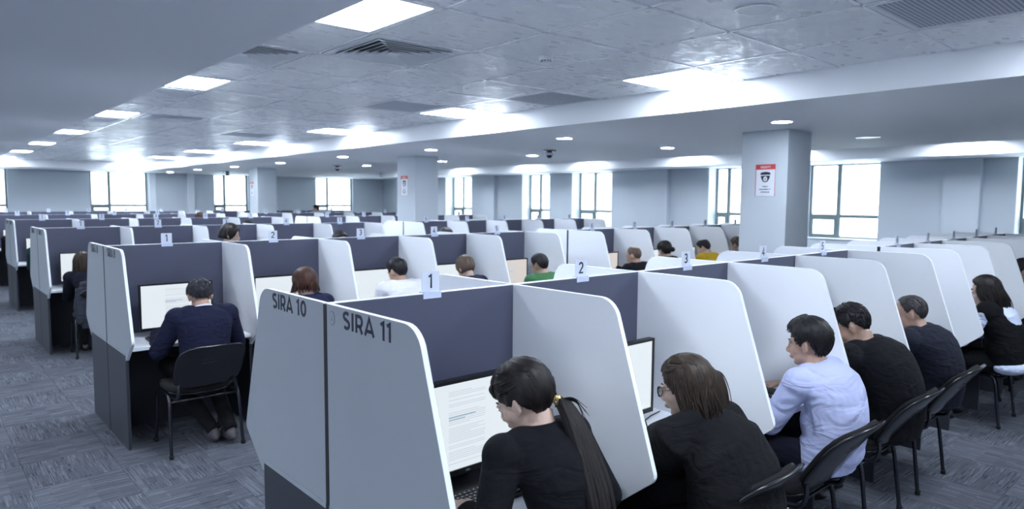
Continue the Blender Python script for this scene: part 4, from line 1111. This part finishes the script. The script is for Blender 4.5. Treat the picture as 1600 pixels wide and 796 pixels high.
# 2: woman with glasses under a black shawl, booth 2
def shawl(mb, J):
    N, S, El, P0, s = J['N'], J['S'], J['El'], J['P0'], J['s']
    for k in (-1, 1):
        mb.tube([N+Vector((k*.06, -.01, -.015)), S[k]+Vector((k*.01, -.01, .0)), S[k].lerp(El[k], .6)+Vector((k*.035, -.02, 0)), El[k]+Vector((k*.035, .0, -.05)), El[k]+Vector((k*.03, -.04, -.20))], [(.075, .06), (.085, .085), (.10, .105), (.105, .12), (.09, .13)], 18, side=(1, 0, 0))
    mb.tube([N+Vector((0, -.01, -.01)), J['q3']+Vector((0, -.02, 0)), J['mid']+Vector((0, -.03, 0)), J['q1']+Vector((0, -.035, -.03)), P0+Vector((0, -.05, -.08))], [(.10, .075), (.215, .12), (.245, .14), (.255, .15), (.245, .15)], 24, side=(1, 0, 0))
b, T_, J, ho = person('woman in glasses with half-up brown hair and a loose black shawl', (2.34, 1.36), (2.245, 1.49, 1.075), hy=14, hp=14, hr=3, s=.95, female=True, skin=SK1, top=BLACKC, topname='shawl',
    hair=dict(cut='long', t=.014, top=.010, back=.008), hairm=H_brown, vox=.005, hands={-1: (2.47, 1.765, .775), 1: (2.60, 1.70, .775)}, extra=shawl, sleeve=.9, bulge=.06, wide=1.06)
clip = T_ @ Vector((.035, -.112, .055)); N = J['N']; paths = []
for q in range(130):
    az = rnd.uniform(-70, 80); el = rnd.uniform(30, 78); sgn = 1 if az > 0 else -1
    paths.append([T_ @ surf_pt(az, el, .013), T_ @ surf_pt(sgn*max(abs(az), 70), el*.8+6, .022), T_ @ surf_pt(sgn*140, 34, .02), clip])
for q in range(210):
    az = rnd.choice((-1, 1))*rnd.uniform(76, 180); el = rnd.uniform(5, 30)
    p = T_ @ surf_pt(az, el, .014); p2 = T_ @ surf_pt(az, -22, .020); e = Vector((N.x+(p2.x-N.x)*1.0+rnd.gauss(0, .010), N.y-.030+(p2.y-N.y)*.8+rnd.gauss(0, .012), N.z+.03-rnd.random()*.04))
    paths.append([p, p2, e])
for q in range(60):
    w_ = rnd.gauss(0, .020); paths.append([clip, clip+Vector((w_, -.02, -.02)), Vector((clip.x+w_*1.6, clip.y-.035, clip.z-.08)), Vector((clip.x+.01+w_*1.9, clip.y-.040, N.z+.02-rnd.random()*.03))])
link('loose_hair', locks_mesh('loose_hair', paths, H_brown, .0085, .003, .4, seed=8), b)
hc_ = link('hair_clip', MB().ell(clip, (.022, .012, .012)).mesh('hair_clip', M_iris, True), b)
for q in range(5): link('pearl', MB().ell(clip+Vector((-.014+.007*q, -.009+.002*abs(q-2), .006*(q % 2))), .0035, nu=8, nv=6).mesh('pearl', M_edge, True), hc_)
g = link('spectacles', MB().tube([T_ @ Vector((-.006, .104, .004)), T_ @ Vector((0, .106, .007)), T_ @ Vector((.006, .104, .004))], .0016, 6).mesh('spectacles', M_glassf, True), b)
for k in (-1, 1):
    link('rim', MB().tube([T_ @ Vector((k*.032+.025*math.cos(a*PI/10), .102-.004*abs(math.cos(a*PI/10)), -.004+.021*math.sin(a*PI/10))) for a in range(21)], .0018, 6).mesh('rim', M_glassf, True), g)
    link('temple_arm', MB().tube([T_ @ Vector((k*.057, .098, .004)), T_ @ Vector((k*.076, .05, .004)), T_ @ Vector((k*.086, .0, .002)), T_ @ Vector((k*.084, -.02, -.012))], .0016, 6).mesh('temple_arm', M_glassf, True), g)
    link('lens', MB().ell(T_ @ Vector((k*.032, .1005, -.004)), (.023, .0012, .019), T_.to_3x3().normalized(), 16, 6).mesh('lens', M_glass, True), g)
seat_for(2.37, Y, 'black chair behind the woman in the black shawl, nearest the bottom edge', .0, .02)

# 3: man in lavender shirt
def shirt_tail(mb, J):
    P0 = J['P0']; mb.ell(P0+Vector((0, -.02, .04)), (.185, .150, .11)); mb.ell(J['mid']+Vector((0, .03, -.05)), (.165, .14, .16))
b, T_, J, ho = person('man in pale lavender shirt with thick black hair', (3.38, 1.41), (3.40, 1.535, 1.085), hy=8, hp=8, hr=0, s=.97, skin=SK2, top=LAV, topname='shirt', infl=.020,
    hair=dict(cut='full', t=.014, top=.016, back=.004, fringe=.010, rough=.002), hairm=H_black, vox=.005, hands={-1: (3.36, 1.80, .785), 1: (3.62, 1.78, .785)}, sleeve=.62, bulge=.07, wide=1.08, extra=shirt_tail, trousers=NAVY2, nose=1.04, collar=LAV)
crop_locks((b, T_, J, ho), H_black, 'full', .014, 520, 20, .0058, 3, .006, fwd=1)
seat_for(3.19, Y, 'black chair behind the man in the lavender shirt', .0, -.02)
# 4: man in black sweater
b, T_, J, ho = person('broad man in plain black sweater bending over the desk', (4.16, 1.38), (4.09, 1.60, 1.085), hy=20, hp=34, hr=0, s=1.0, skin=SK2, top=BLACKK, topname='sweater', infl=.022,
    hair=dict(cut='short', t=.008, top=.006), hairm=H_black, vox=.006, hands={-1: (3.98, 1.86, .785), 1: (4.36, 1.86, .785)}, bulge=.075, wide=1.18, trousers=NAVY2)
crop_locks((b, T_, J, ho), H_black, 'short', .010, 420, 12, .0046, 4, .003)
seat_for(4.04, Y, 'black chair behind the man in the black sweater', .0, 0)
# 5: man in slate suit
b, T_, J, ho = person('man in slate suit jacket with cropped greying hair', (5.03, 1.40), (5.00, 1.58, 1.065), hy=16, hp=16, hr=0, s=.97, skin=SK2, top=GREYS, topname='suit_jacket', infl=.024,
    hair=dict(cut='receding', t=.004, top=.002, rough=.0006), hairm=H_grey, vox=.008, hands={-1: (4.85, 1.86, .785), 1: (5.2, 1.86, .785)}, bulge=.06, wide=1.06, trousers=NAVY2)
crop_locks((b, T_, J, ho), H_grey, 'receding', .004, 380, 10, .0036, 5, .002)
seat_for(4.84, Y, 'black chair behind the man in the slate suit', .0, 0)
# 6: woman in black waistcoat over a pale shirt
def shirt6(mb, J): pass
b, T_, J, ho = person('woman in black waistcoat over a pale blue shirt with shoulder-length dark hair', (6.52, 1.36), (6.44, 1.50, 1.10), hy=18, hp=10, hr=0, s=.96, female=True, skin=SK1, top=SHIRTB, topname='shirt', infl=.012,
    hair=dict(cut='long', t=.014, top=.010), hairm=H_dbrown, vox=.008, hands={-1: (6.35, 1.80, .785), 1: (6.66, 1.80, .785)}, bulge=.04, hem=.075)
J_ = J; mb = MB(); X = (1, 0, 0); s = .96
pr_ = [(J['P0']+Vector((0, -.01, .03)), (.185, .145)), (J['mid']+Vector((0, -.012, -.10)), (.178, .142)), (J['mid'], (.180, .140)), (J['N']+Vector((0, -.01, -.10)), (.200, .128)), (J['N']+Vector((0, .0, -.035)), (.175, .105)), (J['N']+Vector((0, .0, -.01)), (.11, .08)), (J['N']+Vector((0, .01, .005)), (.075, .066))]
mb.tube([p for p, _ in pr_], [r for _, r in pr_], 24, side=X)
for k in (-1, 1): mb.ell(J['S'][k]+Vector((-k*.010, -.01, .010)), (.082, .092, .088)); mb.ell(J['N'].lerp(J['S'][k], .5)+Vector((0, 0, .005)), (.08, .075, .062))
link('waistcoat', solid(mb, 'waistcoat', .009, BLACKC, 4), b)
N = J['N']; paths = []
for q in range(220):
    az = rnd.choice((-1, 1))*rnd.uniform(50, 180); el = rnd.uniform(10, 70); p = T_ @ surf_pt(az, el, .014); p2 = T_ @ surf_pt(az, -10, .022)
    e = Vector((N.x+(p2.x-N.x)*1.1+rnd.gauss(0, .012), N.y-.05+(p2.y-N.y)*.75+rnd.gauss(0, .012), N.z-.05-rnd.random()*.06))
    paths.append([p, p2, (p2+e)/2+Vector((0, -.02, 0)), e])
link('loose_hair', locks_mesh('loose_hair', paths, H_dbrown, .0085, .003, .4, seed=9), b)
seat_for(6.70, Y, 'black chair behind the woman in the black waistcoat', .0, .0)
# 8: person at the right edge
person('person in dark clothes at the right edge of the picture, short black hair', (8.20, 1.30), (8.16, 1.60, 1.14), hy=10, hp=12, s=.97, skin=SK2, top=BLACKK, topname='sweater', infl=.02, hair=dict(cut='full', t=.012, top=.01), hairm=H_black, vox=.012, wide=1.05, trousers=NAVY2)
seat_for(8.15, Y, 'black chair under the person at the right edge of the picture')
seat_for(7.62, Y, 'empty black chair pulled out of the seventh booth of row eleven', .21, .05)

# row nine ------------------------------------------------------------------
Y = 5.918
b, T_, J, ho = person('man in navy suit seen from behind with greying dark hair', (1.58, 5.16), (1.605, 5.28, 1.075), hy=-6, hp=38, hr=0, s=.97, skin=SK2, top=NAVY, topname='suit_jacket', infl=.026,
    hair=dict(cut='short', t=.010, top=.010), hairm=H_pepper, vox=.008, hands={-1: (1.38, 5.52, .785), 1: (1.80, 5.52, .785)}, bulge=.03, wide=1.03, trousers=BLACKC, collar=WHITEC, hem=.15, feet={1: (1.72, 5.02, .10), -1: (1.62, 5.10, .095)}, shoes=M_shoeg)
crop_locks((b, T_, J, ho), H_pepper, 'short', .011, 420, 15, .005, 6, .004)
chair(1.535, 4.963, 0, 'black chair with slatted back under the man in the navy suit')
def p9(lab, head, pel, top, tn, hair, hm, skin=SK2, female=False, wide=1., hy=5, hp=15, infl=.02, vox=.012, s=.96, chairlab=None, **kw):
    r = person(lab, pel, head, hy=hy, hp=hp, s=s, skin=skin, top=top, topname=tn, infl=infl, hair=hair, hairm=hm, vox=vox, female=female, wide=wide, **kw)
    if chairlab: chair(pel[0], pel[1]-.06, 0, chairlab)
    return r
def down_locks(r, hm, n=110, a0=60, drop=.04, spread=1.1, rr=.013, seed=11, name='loose_hair'):
    b, T_, J, ho = r; N = J['N']; paths = []
    for q in range(n):
        az = rnd.choice((-1, 1))*rnd.uniform(a0, 180); el = rnd.uniform(5, 75); p = T_ @ surf_pt(az, el, .014); p2 = T_ @ surf_pt(az, -12, .022)
        e = Vector((p2.x*1.0+(p2.x-N.x)*(spread-1)+rnd.gauss(0, .008), p2.y+rnd.gauss(0, .008)-.008, p2.z-drop-rnd.random()*.03)); paths.append([p, p2, e])
    link(name, locks_mesh(name, paths, hm, rr, .004, .4, seed=seed), b)
r = p9('woman with auburn bob seen from behind in booth 2 of row nine', (2.42, 5.27, 1.105), (2.44, 5.06), BROWNC, 'jacket', dict(cut='long', t=.020, top=.012, back=.01), H_aub, SK1, True, chairlab='black chair under the auburn-haired woman', hp=12)
down_locks(r, H_aub, drop=.05, rr=.016)
p9('man in white sweater with black hair in booth 3 of row nine', (3.37, 5.37, 1.14), (3.45, 5.08), WHITEC, 'sweater', dict(cut='full', t=.013, top=.012), H_black, SK2, wide=1.12, hy=14, hp=20, chairlab='black chair under the man in the white sweater')
p9('person with short light brown hair in booth 4 of row nine', (4.17, 5.37, 1.12), (4.20, 5.08), BROWNC, 'jacket', dict(cut='bob', t=.014, top=.01), H_mid, SK1, True, hp=26, chairlab='black chair under the person with light brown hair')
p9('man in green polo shirt with dark hair', (4.98, 5.14, 1.12), (5.04, 4.90), GREENC, 'polo_shirt', dict(cut='short', t=.010, top=.008), H_black, SK2, wide=1.05, hy=12, hp=18, chairlab='black chair under the man in green')
p9('balding man in navy jacket with his hand at his face', (6.80, 5.32, 1.12), (6.90, 5.06), BLACKK, 'jacket', dict(cut='receding', t=.006, top=.002, bald=34), H_mid, SK2, wide=1.12, hy=14, hp=14, hands={-1: (6.68, 5.42, .98)}, chairlab='black chair under the balding man in navy')
r = p9('woman with dark hair tied in a low bun in row nine', (7.66, 5.47, 1.14), (7.68, 5.16), NAVY2, 'jacket', dict(cut='pulled', t=.014, top=.012, back=.01), H_dbrown, SK1, True, hy=-8, hp=20, chairlab='black chair under the woman with the bun')
c_ = r[1] @ Vector((.045, -.12, -.02)); link('hair_bun', MB().ell(c_, (.035, .028, .034)).mesh('hair_bun', H_dbrown, True), r[0]); link('hair_clip', MB().ell(c_+Vector((.01, -.025, .005)), (.012, .008, .014)).mesh('hair_clip', M_gold, True), r[0])
p9('man in mustard yellow sweater with a balding crown', (8.55, 5.43, 1.14), (8.68, 5.12), YEL, 'sweater', dict(cut='short', t=.010, top=.004, bald=24), H_black, SK1, wide=1.12, hy=18, hp=30, chairlab='black chair under the man in yellow')
p9('person half hidden by the nearest column, light brown hair', (9.33, 5.36, 1.155), (9.36, 5.10), BLACKK, 'jacket', dict(cut='short', t=.012, top=.01), H_mid, SK1, hp=16, chairlab='black chair under the person behind the column')
# row seven
r = p9('woman with long brown hair at the first booth of row seven', (1.50, 9.15, 1.045), (1.62, 8.86), NAVY2, 'jacket', dict(cut='long', t=.016, top=.01), H_brown, SK1, True, hp=12, hy=10)
down_locks(r, H_brown, drop=.26, rr=.016, seed=14)
chair(1.60, 8.80, 0, 'black chair with a dark coat hung on it, first booth of row seven')
mb = MB(); mb.tube([(1.40, 8.735, .83), (1.50, 8.70, .845), (1.70, 8.70, .845), (1.80, 8.735, .83)], [(.05, .045)]*4, 12, side=(0, 1, 0)); mb.tube([(1.60, 8.72, .80), (1.60, 8.66, .60), (1.60, 8.63, .36)], [(.235, .055), (.25, .05), (.22, .04)], 20, side=(1, 0, 0)); mb.tube([(1.40, 8.70, .80), (1.36, 8.66, .6), (1.38, 8.64, .42)], [.05, .045, .035], 12)
tag(link('coat', solid(mb, 'coat', .012, cloth_mat('charcoal_coat', (44, 47, 58), .8), 4)), 'charcoal coat draped over the chair back in row seven', 'coat')
# standing woman leaning between rows 8 and 7
r = person('woman with a dark bob standing in profile between the rows', (2.58, 7.64), (2.65, 7.60, 1.405), hy=-122, hp=8, s=.92, rz=0, female=True, skin=SK1, top=BLACKC, topname='jacket', hair=dict(cut='bob', t=.016, top=.012), hairm=H_dbrown, vox=.010, standing=True, bulge=.02)
down_locks(r, H_dbrown, n=90, a0=92, drop=.02, spread=1.05, seed=15)
# row five, row three and scattered heads farther back
p9('person in dark green sweater at the first booth of row five', (1.60, 12.98, 1.10), (1.72, 12.76), TEALC, 'sweater', dict(cut='short', t=.012, top=.01), H_dbrown, SK1, wide=1.1, vox=.015, chairlab='black chair under the person in dark green')
p9('person in black at the far left edge, first booth of row three', (1.62, 16.85, 1.12), (1.72, 16.6), BLACKK, 'jacket', dict(cut='short', t=.012, top=.01), H_black, SK1, wide=1.1, vox=.015, chairlab='black chair at the far left edge of the picture')
def far(lab, px, py, Yw, top, tn, cut, hm, hy=0):
    d = Fv + Rr*((px-800)/f_px) + Ur*((398-py)/f_px); k_ = Yw/d.y; p = Vector((d.x*k_, Yw, H+d.z*k_))
    return p, (lab, top, tn, cut, hm, hy)
for lab, (x_, y_, z_), top, cut, hm, hy in (
    ('person with light brown hair and a bare forehead among the far booths', (4.42, 14.35, 1.40), BROWNC, 'receding', H_aub, -60),
    ('person with black hair just above the booths of row six', (4.10, 10.95, 1.335), BLACKK, 'short', H_black, 0),
    ('distant standing person with dark hair before the far window', (9.75, 20.3, 1.50), SHIRTB, 'short', H_black, 60),
    ('person with black hair behind the third number card of rows eight and nine', (3.60, 6.90, 1.325), BLACKK, 'short', H_black, 180),
    ('person with grey-black hair above the booths of row eight', (5.02, 6.85, 1.335), BLACKK, 'short', H_pepper, 180)):
    rzz = PI if hy in (0, 180) else 0
    person(lab, (x_, y_+(.12 if rzz else 0)), (x_, y_, z_), hy=0 if rzz else hy, hp=8, s=.96, rz=rzz, skin=SK1, top=top, topname='jacket', infl=.018, hair=dict(cut=cut, t=.012, top=.01), hairm=hm, vox=.014, standing=True)
